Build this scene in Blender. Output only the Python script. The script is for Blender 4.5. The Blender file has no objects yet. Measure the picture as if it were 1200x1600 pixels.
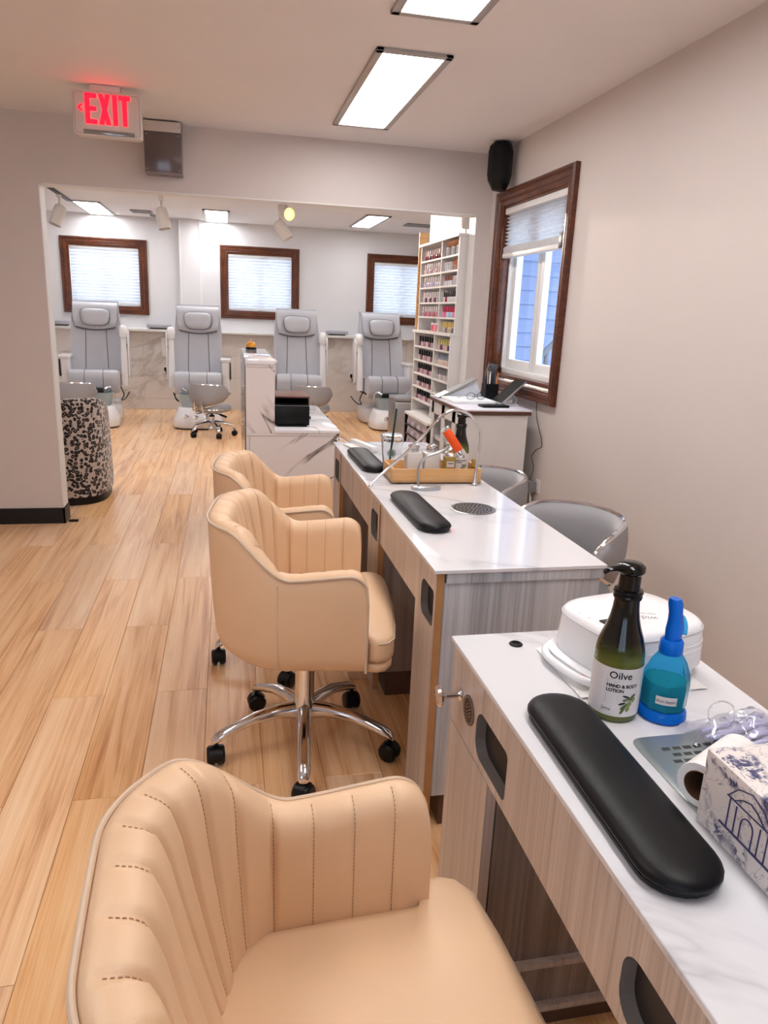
import bpy, bmesh, math, random
from mathutils import Vector, Matrix
random.seed(7)
S = bpy.context.scene
COL = S.collection
PI = math.pi

# ------------------------------------------------------------------ camera
cam_d = bpy.data.cameras.new('camera'); cam = bpy.data.objects.new('camera', cam_d); COL.objects.link(cam)
cam_d.sensor_fit = 'VERTICAL'; cam_d.sensor_height = 36.0; cam_d.sensor_width = 27.0
cam_d.lens = 1133.5 / 1600 * 36; cam_d.clip_start = 0.02; cam_d.clip_end = 200
CX, CY, CZ = (0.977914, -0.204974, 0.040869), (0.208430, 0.941846, -0.263598), (0.015539, 0.266294, 0.963767)          # camera right, forward, up in world axes
m = Matrix(((CX[0], CZ[0], -CY[0], 0), (CX[1], CZ[1], -CY[1], 0), (CX[2], CZ[2], -CY[2], 1.37), (0, 0, 0, 1)))
cam.matrix_world = m
S.camera = cam

# ------------------------------------------------------------------ world, exposure
S.view_settings.view_transform = 'Standard'; S.view_settings.look = 'None'
S.view_settings.gamma = 1.0; S.view_settings.use_curve_mapping = False
S.view_settings.exposure = 0.2
W = bpy.data.worlds.new('sky'); S.world = W; W.use_nodes = True
wn = W.node_tree.nodes; wn['Background'].inputs[0].default_value = (0.70, 0.82, 1.0, 1); wn['Background'].inputs[1].default_value = 3.2
LIGHT_FRONT, LIGHT_FAR = 14.0, 15.5      # ceiling panel strengths
WARM, COOL = (1.0, 0.975, 0.96), (0.985, 0.99, 1.0)

# ------------------------------------------------------------------ helpers
def lin(c):
    return tuple(((v/255/12.92) if v/255 <= 0.04045 else ((v/255+0.055)/1.055)**2.4) for v in c)
def newmat(name):
    mt = bpy.data.materials.new(name); mt.use_nodes = True
    nt = mt.node_tree; b = nt.nodes['Principled BSDF']
    return mt, nt, b
def noise(nt, scale, detail=3, vec=None, rough=0.5, dist=0.0):
    n = nt.nodes.new('ShaderNodeTexNoise'); n.inputs['Scale'].default_value = scale; n.inputs['Detail'].default_value = detail
    n.inputs['Roughness'].default_value = rough; n.inputs['Distortion'].default_value = dist
    if vec is not None: nt.links.new(vec, n.inputs['Vector'])
    return n
def ramp(nt, fac, stops, interp='LINEAR'):
    r = nt.nodes.new('ShaderNodeValToRGB'); r.color_ramp.interpolation = interp
    e = r.color_ramp.elements
    while len(e) < len(stops): e.new(0.5)
    for i, (p, c) in enumerate(stops): e[i].position = p; e[i].color = (*c, 1)
    nt.links.new(fac, r.inputs[0]); return r
def coords(nt, kind='Object', scale=(1, 1, 1), rot=(0, 0, 0), loc=None):
    t = nt.nodes.new('ShaderNodeTexCoord'); mp = nt.nodes.new('ShaderNodeMapping')
    mp.inputs['Scale'].default_value = scale; mp.inputs['Rotation'].default_value = rot
    nt.links.new(t.outputs[kind], mp.inputs[0])
    return mp
def bump(nt, b, h, strength, dist=0.01):
    bp = nt.nodes.new('ShaderNodeBump'); bp.inputs['Strength'].default_value = strength; bp.inputs['Distance'].default_value = dist
    nt.links.new(h, bp.inputs['Height']); nt.links.new(bp.outputs[0], b.inputs['Normal'])
MATS = {}
def P(name, col, rough=0.5, metal=0.0, vary=0.06, scale=8.0, bmp=0.0, bscale=200, coat=0.0, trans=0.0, ior=1.45, emit=None, estr=0.0, sheen=0.0, alpha=1.0, raw=False, spec=0.5):
    """principled with a faint procedural mottling"""
    if name in MATS: return MATS[name]
    mt, nt, b = newmat(name)
    c = col if raw else lin(col)
    mp = coords(nt)
    n = noise(nt, scale, 3, mp.outputs[0])
    r = ramp(nt, n.outputs[0], [(0.3, tuple(v*(1-vary) for v in c)), (0.7, tuple(min(1, v*(1+vary)) for v in c))])
    nt.links.new(r.outputs[0], b.inputs['Base Color'])
    b.inputs['Roughness'].default_value = rough; b.inputs['Metallic'].default_value = metal
    b.inputs['Coat Weight'].default_value = coat; b.inputs['Coat Roughness'].default_value = 0.08
    b.inputs['Transmission Weight'].default_value = trans; b.inputs['IOR'].default_value = ior
    b.inputs['Alpha'].default_value = alpha; b.inputs['Specular IOR Level'].default_value = spec
    if sheen: b.inputs['Sheen Weight'].default_value = sheen
    if emit is not None:
        b.inputs['Emission Color'].default_value = (*emit, 1); b.inputs['Emission Strength'].default_value = estr
    if bmp:
        n2 = noise(nt, bscale, 2, mp.outputs[0]); bump(nt, b, n2.outputs[0], bmp, 0.002)
    MATS[name] = mt; return mt
def wood(name, c0, c1, c2, grain=(14, 14, 0.9), rough=0.42, rnd=False, tint=0.0, contrast=(0.32, 0.5, 0.72), fine=0.35, cathedral=1.0):
    """grain runs along local Z unless the scale says otherwise"""
    if name in MATS: return MATS[name]
    mt, nt, b = newmat(name)
    mp = coords(nt, 'Object', (1, 1, 1))
    vec = mp.outputs[0]
    if rnd:
        oi = nt.nodes.new('ShaderNodeObjectInfo')
        ml = nt.nodes.new('ShaderNodeMath'); ml.operation = 'MULTIPLY'; ml.inputs[1].default_value = 57.0
        nt.links.new(oi.outputs['Random'], ml.inputs[0])
        cb = nt.nodes.new('ShaderNodeCombineXYZ')
        for i in range(3): nt.links.new(ml.outputs[0], cb.inputs[i])
        ad = nt.nodes.new('ShaderNodeVectorMath'); ad.operation = 'ADD'
        nt.links.new(vec, ad.inputs[0]); nt.links.new(cb.outputs[0], ad.inputs[1]); vec = ad.outputs[0]
    sc = nt.nodes.new('ShaderNodeVectorMath'); sc.operation = 'MULTIPLY'; sc.inputs[1].default_value = grain
    nt.links.new(vec, sc.inputs[0])
    n1 = noise(nt, 1.0, 4, sc.outputs[0], 0.6, cathedral)
    sc2 = nt.nodes.new('ShaderNodeVectorMath'); sc2.operation = 'MULTIPLY'; sc2.inputs[1].default_value = tuple(g*(9 if g > 3 else 1.6) for g in grain)
    nt.links.new(vec, sc2.inputs[0])
    n2 = noise(nt, 1.0, 3, sc2.outputs[0], 0.7, 0.3)
    mx = nt.nodes.new('ShaderNodeMix'); mx.data_type = 'FLOAT'; mx.inputs[0].default_value = fine
    nt.links.new(n1.outputs[0], mx.inputs[2]); nt.links.new(n2.outputs[0], mx.inputs[3])
    r = ramp(nt, mx.outputs[0], [(contrast[0], lin(c0)), (contrast[1], lin(c1)), (contrast[2], lin(c2))])
    out = r.outputs[0]
    if rnd:
        hv = nt.nodes.new('ShaderNodeHueSaturation')
        mr = nt.nodes.new('ShaderNodeMapRange'); mr.inputs[3].default_value = 1-tint; mr.inputs[4].default_value = 1+tint*0.6
        nt.links.new(oi.outputs['Random'], mr.inputs[0]); nt.links.new(mr.outputs[0], hv.inputs['Value'])
        fr = nt.nodes.new('ShaderNodeMath'); fr.operation = 'FRACT'
        m7 = nt.nodes.new('ShaderNodeMath'); m7.operation = 'MULTIPLY'; m7.inputs[1].default_value = 7.13
        nt.links.new(oi.outputs['Random'], m7.inputs[0]); nt.links.new(m7.outputs[0], fr.inputs[0])
        ms = nt.nodes.new('ShaderNodeMapRange'); ms.inputs[3].default_value = 0.88; ms.inputs[4].default_value = 1.14
        nt.links.new(fr.outputs[0], ms.inputs[0]); nt.links.new(ms.outputs[0], hv.inputs['Saturation'])
        nt.links.new(out, hv.inputs['Color']); out = hv.outputs[0]
    nt.links.new(out, b.inputs['Base Color']); b.inputs['Roughness'].default_value = rough
    bump(nt, b, n2.outputs[0], 0.08, 0.002)
    MATS[name] = mt; return mt
def marble(name, base, vein, scale=2.2, width=0.03, rough=0.08, rot=(0.3, 0.2, 0.7), amount=1.0, cut=0.52, sc=(1, 3.2, 1)):
    if name in MATS: return MATS[name]
    mt, nt, b = newmat(name)
    geo = nt.nodes.new('ShaderNodeNewGeometry')
    mp = nt.nodes.new('ShaderNodeMapping'); mp.inputs['Rotation'].default_value = rot; 
    nt.links.new(geo.outputs['Position'], mp.inputs[0])
    m2 = nt.nodes.new('ShaderNodeMapping'); m2.inputs['Scale'].default_value = sc; nt.links.new(mp.outputs[0], m2.inputs[0]); mp = m2
    n = noise(nt, scale, 5, mp.outputs[0], 0.55, 0.6)
    ab = nt.nodes.new('ShaderNodeMath'); ab.operation = 'SUBTRACT'; ab.inputs[1].default_value = 0.5; nt.links.new(n.outputs[0], ab.inputs[0])
    a2 = nt.nodes.new('ShaderNodeMath'); a2.operation = 'ABSOLUTE'; nt.links.new(ab.outputs[0], a2.inputs[0])
    k = ramp(nt, a2.outputs[0], [(0.0, (1, 1, 1)), (width*0.35, (0.45, 0.45, 0.45)), (width, (0, 0, 0))])
    n2 = noise(nt, scale*0.9, 2, mp.outputs[0])
    g = ramp(nt, n2.outputs[0], [(cut, (0, 0, 0)), (cut+0.12, (1, 1, 1))])
    mu = nt.nodes.new('ShaderNodeMath'); mu.operation = 'MULTIPLY'; nt.links.new(k.outputs[0], mu.inputs[0]); nt.links.new(g.outputs[0], mu.inputs[1])
    m3 = nt.nodes.new('ShaderNodeMath'); m3.operation = 'MULTIPLY'; m3.inputs[1].default_value = amount; nt.links.new(mu.outputs[0], m3.inputs[0])
    mx = nt.nodes.new('ShaderNodeMix'); mx.data_type = 'RGBA'; mx.inputs[6].default_value = (*lin(base), 1); mx.inputs[7].default_value = (*lin(vein), 1)
    nt.links.new(m3.outputs[0], mx.inputs[0]); nt.links.new(mx.outputs[2], b.inputs['Base Color'])
    b.inputs['Roughness'].default_value = rough; b.inputs['IOR'].default_value = 1.5
    MATS[name] = mt; return mt

class MB:
    """collects geometry, then links it as ONE mesh object"""
    def __init__(s): s.v, s.f, s.mi, s.cur = [], [], [], 0
    def mat(s, i): s.cur = i; return s
    def face(s, idx): s.f.append(tuple(idx)); s.mi.append(s.cur)
    def box(s, x0, x1, y0, y1, z0, z1, M=None):
        o = len(s.v); p = [(x0,y0,z0),(x1,y0,z0),(x1,y1,z0),(x0,y1,z0),(x0,y0,z1),(x1,y0,z1),(x1,y1,z1),(x0,y1,z1)]
        if M is not None: p = [tuple(M @ Vector(q)) for q in p]
        s.v += p
        for f in ((0,3,2,1),(4,5,6,7),(0,1,5,4),(1,2,6,5),(2,3,7,6),(3,0,4,7)): s.face([o+i for i in f])
        return s
    def cbox(s, c, d, M=None): return s.box(c[0]-d[0]/2, c[0]+d[0]/2, c[1]-d[1]/2, c[1]+d[1]/2, c[2]-d[2]/2, c[2]+d[2]/2, M)
    def ring(s, pts):
        o = len(s.v); s.v += [tuple(p) for p in pts]; return list(range(o, o+len(pts)))
    def bridge(s, a, b, closed=True):
        n = len(a)
        for i in range(n if closed else n-1):
            j = (i+1) % n; s.face((a[i], a[j], b[j], b[i]))
    def cyl(s, p0, p1, r0, r1=None, n=16, caps=True):
        if r1 is None: r1 = r0
        p0, p1 = Vector(p0), Vector(p1); d = (p1-p0).normalized()
        u = d.orthogonal().normalized(); w = d.cross(u)
        R = []
        for p, r in ((p0, r0), (p1, r1)):
            R.append(s.ring([p + u*math.cos(2*PI*i/n)*r + w*math.sin(2*PI*i/n)*r for i in range(n)]))
        s.bridge(R[0], R[1])
        if caps: s.face(R[0][::-1]); s.face(R[1])
        return s
    def tube(s, pts, r, n=8, closed=False, caps=True):
        pts = [Vector(p) for p in pts]; N = len(pts); R = []
        rr = r if isinstance(r, (list, tuple)) else [r]*N
        t0 = ((pts[1]-pts[0]) if not closed else (pts[1]-pts[-1])).normalized(); u = t0.orthogonal().normalized()
        for i, p in enumerate(pts):
            if closed: t = (pts[(i+1) % N]-pts[i-1])
            else: t = pts[min(i+1, N-1)]-pts[max(i-1, 0)]
            if t.length < 1e-9: t = t0.copy()
            t.normalize(); u = (u - t*u.dot(t))
            if u.length < 1e-6: u = t.orthogonal()
            u.normalize(); w = t.cross(u)
            R.append(s.ring([p + (u*math.cos(2*PI*k/n) + w*math.sin(2*PI*k/n))*rr[i] for k in range(n)]))
        for i in range(N-1): s.bridge(R[i], R[i+1])
        if closed: s.bridge(R[-1], R[0])
        elif caps: s.face(R[0][::-1]); s.face(R[-1])
        return s
    def lathe(s, prof, n=24, c=(0, 0, 0), M=None, cap0=True, cap1=True):
        R = []
        for r, z in prof:
            pts = [Vector((c[0]+r*math.cos(2*PI*k/n), c[1]+r*math.sin(2*PI*k/n), c[2]+z)) for k in range(n)]
            if M is not None: pts = [M @ p for p in pts]
            R.append(s.ring(pts))
        for i in range(len(R)-1): s.bridge(R[i], R[i+1])
        if cap0: s.face(R[0][::-1])
        if cap1: s.face(R[-1])
        return s
    def loft(s, rings, closed=True, caps=True):
        R = [s.ring(r) for r in rings]
        for i in range(len(R)-1): s.bridge(R[i], R[i+1], closed)
        if caps: s.face(R[0][::-1]); s.face(R[-1])
        return s
    def prism(s, poly, z0, z1):
        return s.loft([[(x, y, z0) for x, y in poly], [(x, y, z1) for x, y in poly]])
    def grid(s, rows, closed_u=False):
        R = [s.ring(r) for r in rows]
        for i in range(len(R)-1): s.bridge(R[i], R[i+1], closed_u)
        return s
    def mesh(s, name, mats, smooth=True, angle=40, bevel=0, seg=2, weld=False):
        me = bpy.data.meshes.new(name); me.from_pydata(s.v, [], s.f)
        if not isinstance(mats, (list, tuple)): mats = [mats]
        for mt in mats: me.materials.append(mt)
        me.polygons.foreach_set('material_index', s.mi)
        bm = bmesh.new(); bm.from_mesh(me)
        if weld: bmesh.ops.remove_doubles(bm, verts=bm.verts, dist=1e-5)
        bmesh.ops.recalc_face_normals(bm, faces=bm.faces)
        if bevel:
            es = [e for e in bm.edges if len(e.link_faces) == 2 and e.calc_face_angle(0) > math.radians(30)]
            bmesh.ops.bevel(bm, geom=es, offset=bevel, segments=seg, affect='EDGES', profile=0.5, clamp_overlap=True)
        bm.to_mesh(me); bm.free()
        if smooth:
            me.polygons.foreach_set('use_smooth', [True]*len(me.polygons)); me.set_sharp_from_angle(angle=math.radians(angle))
        me.update(); return me
    def build(s, name, mats, parent=None, **kw):
        me = s.mesh(name, mats, **kw); return link(name, me, parent)
def link(name, me, parent=None, loc=None, rot=None):
    o = bpy.data.objects.new(name, me); COL.objects.link(o)
    if parent is not None: o.parent = parent
    if loc is not None: o.location = loc
    if rot is not None: o.rotation_euler = rot
    return o
def tag(o, label, cat, group=None):
    o['label'] = label; o['category'] = cat
    if group: o['group'] = group
    return o
def thing(name, label, cat, loc=(0, 0, 0), rotz=0.0, group=None):
    o = bpy.data.objects.new(name, None); COL.objects.link(o); o.empty_display_size = 0.05
    o.location = loc; o.rotation_euler = (0, 0, rotz); return tag(o, label, cat, group)
def struct(o, label=None, cat=None):
    o['kind'] = 'structure'
    if label: o['label'] = label
    if cat: o['category'] = cat
    return o
def dup(root, loc=None, rotz=None, label=None, group=None):
    def cp(o, par):
        c = o.copy(); COL.objects.link(c); c.parent = par
        for ch in list(o.children): cp(ch, c)
        return c
    r = cp(root, None)
    if loc is not None: r.location = loc
    if rotz is not None: r.rotation_euler = (0, 0, rotz)
    if label: r['label'] = label
    if group: r['group'] = group
    return r
def text_mesh(body, size, mat, extrude=0.0, offset=0.0, align='CENTER', spacing=1.0, name='lettering'):
    cu = bpy.data.curves.new(name, 'FONT'); cu.body = body; cu.size = size; cu.extrude = extrude; cu.offset = offset
    cu.align_x = align; cu.align_y = 'CENTER'; cu.space_character = spacing; cu.resolution_u = 3
    to = bpy.data.objects.new('tmp_text', cu); COL.objects.link(to)
    dg = bpy.context.evaluated_depsgraph_get(); dg.update()
    me = bpy.data.meshes.new_from_object(to.evaluated_get(dg)); me.name = name
    bpy.data.objects.remove(to); bpy.data.curves.remove(cu)
    me.materials.clear(); me.materials.append(mat)
    return me
def stadium(a, b, n=10, k=1.0):
    """plan outline of half length a (x) and half width b (y) with round ends"""
    pts = []
    for i in range(n+1): t = -PI/2+PI*i/n; pts.append((a-b*k+b*k*math.cos(t), b*math.sin(t)))
    for i in range(n+1): t = PI/2+PI*i/n; pts.append((-a+b*k+b*k*math.cos(t), b*math.sin(t)))
    return pts
def superell(a, b, e=4.0, n=40, c=(0, 0), rot=0.0):
    out = []
    for i in range(n):
        t = 2*PI*i/n; ct, st = math.cos(t), math.sin(t)
        x = a*math.copysign(abs(ct)**(2/e), ct); y = b*math.copysign(abs(st)**(2/e), st)
        out.append((c[0]+x*math.cos(rot)-y*math.sin(rot), c[1]+x*math.sin(rot)+y*math.cos(rot)))
    return out
def catmull(pts, k=8):
    pts = [Vector(p) for p in pts]; out = []
    for i in range(len(pts)-1):
        p0 = pts[max(i-1, 0)]; p1 = pts[i]; p2 = pts[i+1]; p3 = pts[min(i+2, len(pts)-1)]
        for j in range(k):
            t = j/k
            out.append(0.5*((2*p1)+(p2-p0)*t+(2*p0-5*p1+4*p2-p3)*t*t+(3*p1-p0-3*p2+p3)*t**3))
    out.append(pts[-1]); return out
def smooth01(t): t = max(0.0, min(1.0, t)); return t*t*(3-2*t)

# ------------------------------------------------------------------ materials
M_wall = P('greige wall paint', (218, 208, 203), 0.6, vary=0.015, scale=2, bmp=0.15, bscale=350)
M_wall_far = P('white wall paint', (224, 223, 225), 0.6, vary=0.015, scale=2, bmp=0.1, bscale=350)
M_ceil = P('ceiling paint', (240, 236, 236), 0.7, vary=0.015, scale=2, bmp=0.15, bscale=300)
M_ceil_far = P('far ceiling paint', (242, 241, 242), 0.7, vary=0.015, scale=2)
M_floor = wood('oak laminate plank', (196, 138, 94), (238, 192, 145), (250, 216, 176), grain=(16, 0.9, 16), rough=0.36, rnd=True, tint=0.035, contrast=(0.33, 0.5, 0.68), fine=0.34)
M_black = P('black plastic', (12, 12, 13), 0.35, spec=0.35)
M_blackm = P('black vinyl', (12, 12, 15), 0.42, bmp=0.12, bscale=500, spec=0.28)
M_gloss = P('glossy black plastic', (8, 8, 9), 0.12, spec=0.45)
M_base = P('black baseboard rubber', (14, 13, 13), 0.45)
M_chrome = P('chrome', (225, 225, 228), 0.1, 1.0, vary=0.02)
M_steel = P('brushed steel', (178, 178, 180), 0.3, 1.0, vary=0.05, scale=30)
M_white = P('white plastic', (236, 236, 238), 0.32, vary=0.015)
M_whitep = P('white painted board', (226, 222, 219), 0.45, vary=0.02)
M_trim = P('white trim', (236, 235, 234), 0.4, vary=0.015)
M_frame = wood('dark walnut trim', (50, 22, 10), (90, 44, 22), (128, 70, 36), grain=(6, 6, 6), rough=0.28, contrast=(0.3, 0.5, 0.75), fine=0.6)
M_beige = P('beige leather', (226, 191, 155), 0.42, vary=0.025, scale=6, bmp=0.1, bscale=420)
M_beige_p = P('beige piping', (210, 186, 162), 0.45, vary=0.03)
M_stitch = P('stitch thread', (176, 140, 108), 0.7)
M_grey = P('pale grey leather', (188, 189, 196), 0.42, vary=0.03, scale=5, bmp=0.1, bscale=420)
M_greyd = P('grey leather', (150, 149, 152), 0.5, vary=0.03, scale=5, bmp=0.1, bscale=420)
M_seam = P('dark grey seam', (92, 92, 98), 0.6)
def shade_fabric():
    mt, nt, b = newmat('pleated shade fabric'); mp = coords(nt); n = noise(nt, 30, 2, mp.outputs[0])
    r = ramp(nt, n.outputs[0], [(0.3, lin((232, 232, 234))), (0.7, lin((242, 242, 244)))])
    nt.links.new(r.outputs[0], b.inputs['Base Color']); b.inputs['Roughness'].default_value = 0.8
    tr = nt.nodes.new('ShaderNodeBsdfTranslucent'); nt.links.new(r.outputs[0], tr.inputs[0])
    mx = nt.nodes.new('ShaderNodeMixShader'); mx.inputs[0].default_value = 0.32
    nt.links.new(b.outputs[0], mx.inputs[1]); nt.links.new(tr.outputs[0], mx.inputs[2]); nt.links.new(mx.outputs[0], nt.nodes['Material Output'].inputs[0])
    return mt
M_fabric = shade_fabric()
M_woodfront = wood('light ash laminate', (146, 130, 120), (190, 175, 165), (211, 199, 190), grain=(17, 17, 0.8), rough=0.4, contrast=(0.3, 0.5, 0.7), fine=0.45)
M_woodgrey = wood('grey ash laminate', (136, 140, 147), (184, 187, 194), (212, 215, 222), grain=(15, 15, 0.8), rough=0.4, contrast=(0.3, 0.5, 0.7), fine=0.45)
M_wooddark = wood('dark ash laminate', (100, 86, 79), (142, 126, 117), (172, 157, 147), grain=(15, 15, 0.8), rough=0.4, contrast=(0.3, 0.5, 0.7), fine=0.4)  # darker ash tone for cabinet sides and the end panel
M_edge = P('tan edge banding', (178, 132, 88), 0.5, vary=0.08, scale=20)
M_toe = P('brown toe kick', (92, 68, 52), 0.5, vary=0.08)
M_top = marble('white marble glass', (222, 222, 226), (160, 159, 167), scale=1.0, width=0.04, rough=0.05, amount=0.5, cut=0.46)
M_desk = marble('veined marble laminate', (234, 226, 224), (92, 70, 60), scale=1.5, width=0.018, rough=0.25, rot=(0, 0.72, 0), amount=1.0, cut=0.46, sc=(0.55, 1, 2.6))
M_desk2 = marble('steep veined marble laminate', (234, 226, 224), (92, 70, 60), scale=1.8, width=0.022, rough=0.25, rot=(0, -0.95, 0), amount=1.0, cut=0.42, sc=(0.55, 1, 2.8))
M_desktop = marble('glossy veined marble top', (240, 238, 242), (140, 130, 130), scale=1.2, width=0.02, rough=0.04, amount=0.9, cut=0.42)
M_tile = marble('beige marble wall tile', (226, 219, 213), (172, 160, 150), scale=0.8, width=0.05, rough=0.22, rot=(0, 0.5, 0), amount=0.6, cut=0.42, sc=(0.9, 1, 3.0))
M_grout = P('tile grout', (226, 220, 214), 0.8)
M_bamboo = wood('bamboo tray wood', (190, 138, 84), (216, 166, 110), (230, 186, 132), grain=(1.2, 26, 26), rough=0.4, contrast=(0.3, 0.5, 0.7))
M_orange = P('orange plastic', (236, 84, 22), 0.35, vary=0.04)
M_glass = P('clear glass', (245, 248, 248), 0.02, trans=1.0, ior=1.45, vary=0.0)
def pane_glass():
    mt, nt, b = newmat('window pane glass'); t = nt.nodes.new('ShaderNodeBsdfTransparent'); g = nt.nodes.new('ShaderNodeBsdfGlossy'); g.inputs['Roughness'].default_value = 0.02
    n = noise(nt, 3, 1, coords(nt).outputs[0]); r = ramp(nt, n.outputs[0], [(0.3, (0.93, 0.96, 0.98)), (0.7, (0.95, 0.98, 1.0))]); nt.links.new(r.outputs[0], t.inputs[0])
    mx = nt.nodes.new('ShaderNodeMixShader'); mx.inputs[0].default_value = 0.05
    nt.links.new(t.outputs[0], mx.inputs[1]); nt.links.new(g.outputs[0], mx.inputs[2]); nt.links.new(mx.outputs[0], nt.nodes['Material Output'].inputs[0]); return mt
M_pane = pane_glass()
M_clearp = P('clear plastic', (240, 242, 244), 0.06, trans=1.0, ior=1.2, vary=0.0)
M_ink = P('black print ink', (26, 26, 26), 0.6)
M_paper = P('white paper', (240, 238, 236), 0.75, vary=0.02, bmp=0.1, bscale=120)

# ================================================================== THE SETTING
XR, YP, YF, HC, HF = 1.676, 4.76, 10.30, 2.365, 2.43
XL, YB = -2.6, -1.6             # unseen ends of the front room
FXL, FXR, YRET = -3.1, 3.4, 6.34  # far room left, right, and the corner where it widens
OXL, OXR, OH = -1.03, 1.58, 2.004   # opening in the partition
TP = 0.12

fl = MB(); fl.box(XL-0.1, XR+0.1, YB-0.1, YP+TP, -0.1, -0.006); fl.box(FXL-0.1, FXR+0.1, YP+TP, YF+0.1, -0.1, -0.006)
floor = struct(fl.build('floor', M_floor, smooth=False), 'light oak laminate floor planks running away from the camera', 'floor')
pw, pl = 0.18, 1.19
plk = MB(); plk.box(-pw/2+0.0006, pw/2-0.0006, -pl/2+0.0006, pl/2-0.0006, -0.0055, 0.0)
plank_me = plk.mesh('plank', M_floor, smooth=False, bevel=0.0012, seg=1)
def cut_plank(dx0, dx1, dy0, dy1):
    b = MB(); b.box(dx0+0.0006, dx1-0.0006, dy0+0.0006, dy1-0.0006, -0.0055, 0.0); return b.mesh('plank', M_floor, smooth=False)
for i in range(-16, 20):
    xc = -0.18+i*pw
    for k in range(-2, 8):
        yc = (1.905 if i % 2 else 2.5) + pl/2 + k*pl
        y0, y1, x0, x1 = yc-pl/2, yc+pl/2, xc-pw/2, xc+pw/2
        far = yc > YP
        if far:
            if x1 < -1.9 or x0 > FXR-0.01: continue
            if x0 > 1.7 and y1 < YRET: continue
        else:
            if x1 < -1.75 or x0 > XR: continue
            if y1 < 0.3: continue
        xa, xb, ya, yb = x0, x1, y0, y1
        if yb > YF: yb = YF
        if not far and xb > XR: xb = XR
        if far and y0 < YRET and xb > 1.7: xb = 1.7
        if yb-ya < 0.05 or xb-xa < 0.03: continue
        full = abs(xb-x1) < 1e-6 and abs(yb-y1) < 1e-6
        link('plank', plank_me if full else cut_plank(xa-xc, xb-xc, ya-yc, yb-yc), floor, loc=(xc, yc, 0))

# ceilings
cb = MB(); cb.box(XL-0.1, XR+0.1, YB-0.1, YP+TP, HC, HC+0.1); struct(cb.build('ceiling', M_ceil, smooth=False), 'flat greige ceiling of the front room', 'ceiling')
cb = MB(); cb.box(FXL-0.1, FXR+0.1, YP+TP, YF+0.1, HF, HF+0.1); struct(cb.build('ceiling', M_ceil_far, smooth=False), 'white ceiling of the pedicure room', 'ceiling')

# right wall with its window hole
WY0, WY1, WZ0, WZ1 = 3.53, 4.60, 0.935, 2.113        # outer edge of the wooden casing
fw = 0.085
hy0, hy1, hz0, hz1 = WY0+fw, WY1-fw, WZ0+fw, WZ1-fw
wb = MB()
wb.box(XR, XR+0.14, YB-0.1, hy0, 0, HC); wb.box(XR, XR+0.14, hy1, YP+TP, 0, HC)
wb.box(XR, XR+0.14, hy0, hy1, 0, hz0); wb.box(XR, XR+0.14, hy0, hy1, hz1, HC)
struct(wb.build('wall_right', M_wall, smooth=False), 'greige wall beside the manicure tables with a window in it', 'wall')
# partition with the wide opening
wb = MB()
wb.box(XL-0.1, OXL, YP, YP+TP, 0, HC); wb.box(OXL, OXR, YP, YP+TP, OH, HC); wb.box(OXR, XR, YP, YP+TP, 0, HC)
wb.box(FXL-0.1, XR+0.14, YP+TP-0.02, YP+TP, HC, HF)
wall_p = struct(wb.build('wall_partition', M_wall, smooth=False), 'greige partition with a wide opening into the pedicure room', 'wall')
for (x0, x1, y0, y1, z0, z1) in ((OXL-0.0, OXL+0.006, YP-0.002, YP+TP+0.003, 0.103, OH), (OXL, OXR, YP-0.002, YP+TP+0.003, OH-0.006, OH), (OXR-0.006, OXR, YP-0.002, YP+TP+0.003, 0, OH)):
    b = MB(); b.box(x0, x1, y0, y1, z0, z1); b.build('corner_bead', M_trim, wall_p, smooth=False)
b = MB(); b.box(XL, OXL+0.008, YP-0.012, YP, 0, 0.1); b.box(OXL, OXL+0.012, YP-0.012, YP+TP+0.01, 0, 0.1)
struct(b.build('baseboard_partition', M_base, smooth=False), 'black baseboard along the foot of the partition', 'baseboard')
b = MB(); b.box(XR-0.01, XR, YB, YP-0.01, 0, 0.1); struct(b.build('baseboard_right', M_base, smooth=False), 'black baseboard along the right wall', 'baseboard')
# unseen walls that close the front room
b = MB(); b.box(XL-0.1, XL, YB, YP, 0, HC); struct(b.build('wall_left', M_wall, smooth=False), 'greige left wall of the front room', 'wall')
bx0, bx1, bz0, bz1 = -1.7, 0.2, 0.85, 2.05
b = MB(); b.box(XL-0.1, bx0, YB-0.1, YB, 0, HC); b.box(bx1, XR+0.14, YB-0.1, YB, 0, HC); b.box(bx0, bx1, YB-0.1, YB, 0, bz0); b.box(bx0, bx1, YB-0.1, YB, bz1, HC)
struct(b.build('wall_back', M_wall, smooth=False), 'greige wall behind the camera with the added shop window', 'wall')
w5 = thing('window_5', 'unseen shop window added behind the camera to let in fill daylight', 'window'); w5['kind'] = 'structure'  # unseen window, added as cool daylight fill for the front room
b = MB()
for q in ((bx0, bx0+0.06, bz0, bz1), (bx1-0.06, bx1, bz0, bz1), (-0.78, -0.72, bz0, bz1), (bx0, bx1, bz0, bz0+0.06), (bx0, bx1, bz1-0.06, bz1)): b.box(q[0], q[1], YB-0.08, YB-0.02, q[2], q[3])
b.build('window_frame', M_frame, w5, bevel=0.003)
b = MB(); b.box(bx0+0.03, bx1-0.03, YB-0.052, YB-0.048, bz0+0.03, bz1-0.03); b.build('pane', M_pane, w5, smooth=False)
pd = bpy.data.lights.new('window_portal', 'AREA'); pd.shape = 'RECTANGLE'; pd.size = bx1-bx0; pd.size_y = bz1-bz0; pd.cycles.is_portal = True
po = bpy.data.objects.new('window_portal', pd); COL.objects.link(po); po.location = ((bx0+bx1)/2, YB-0.11, (bz0+bz1)/2); po.rotation_euler = (PI/2, 0, 0)
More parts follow.
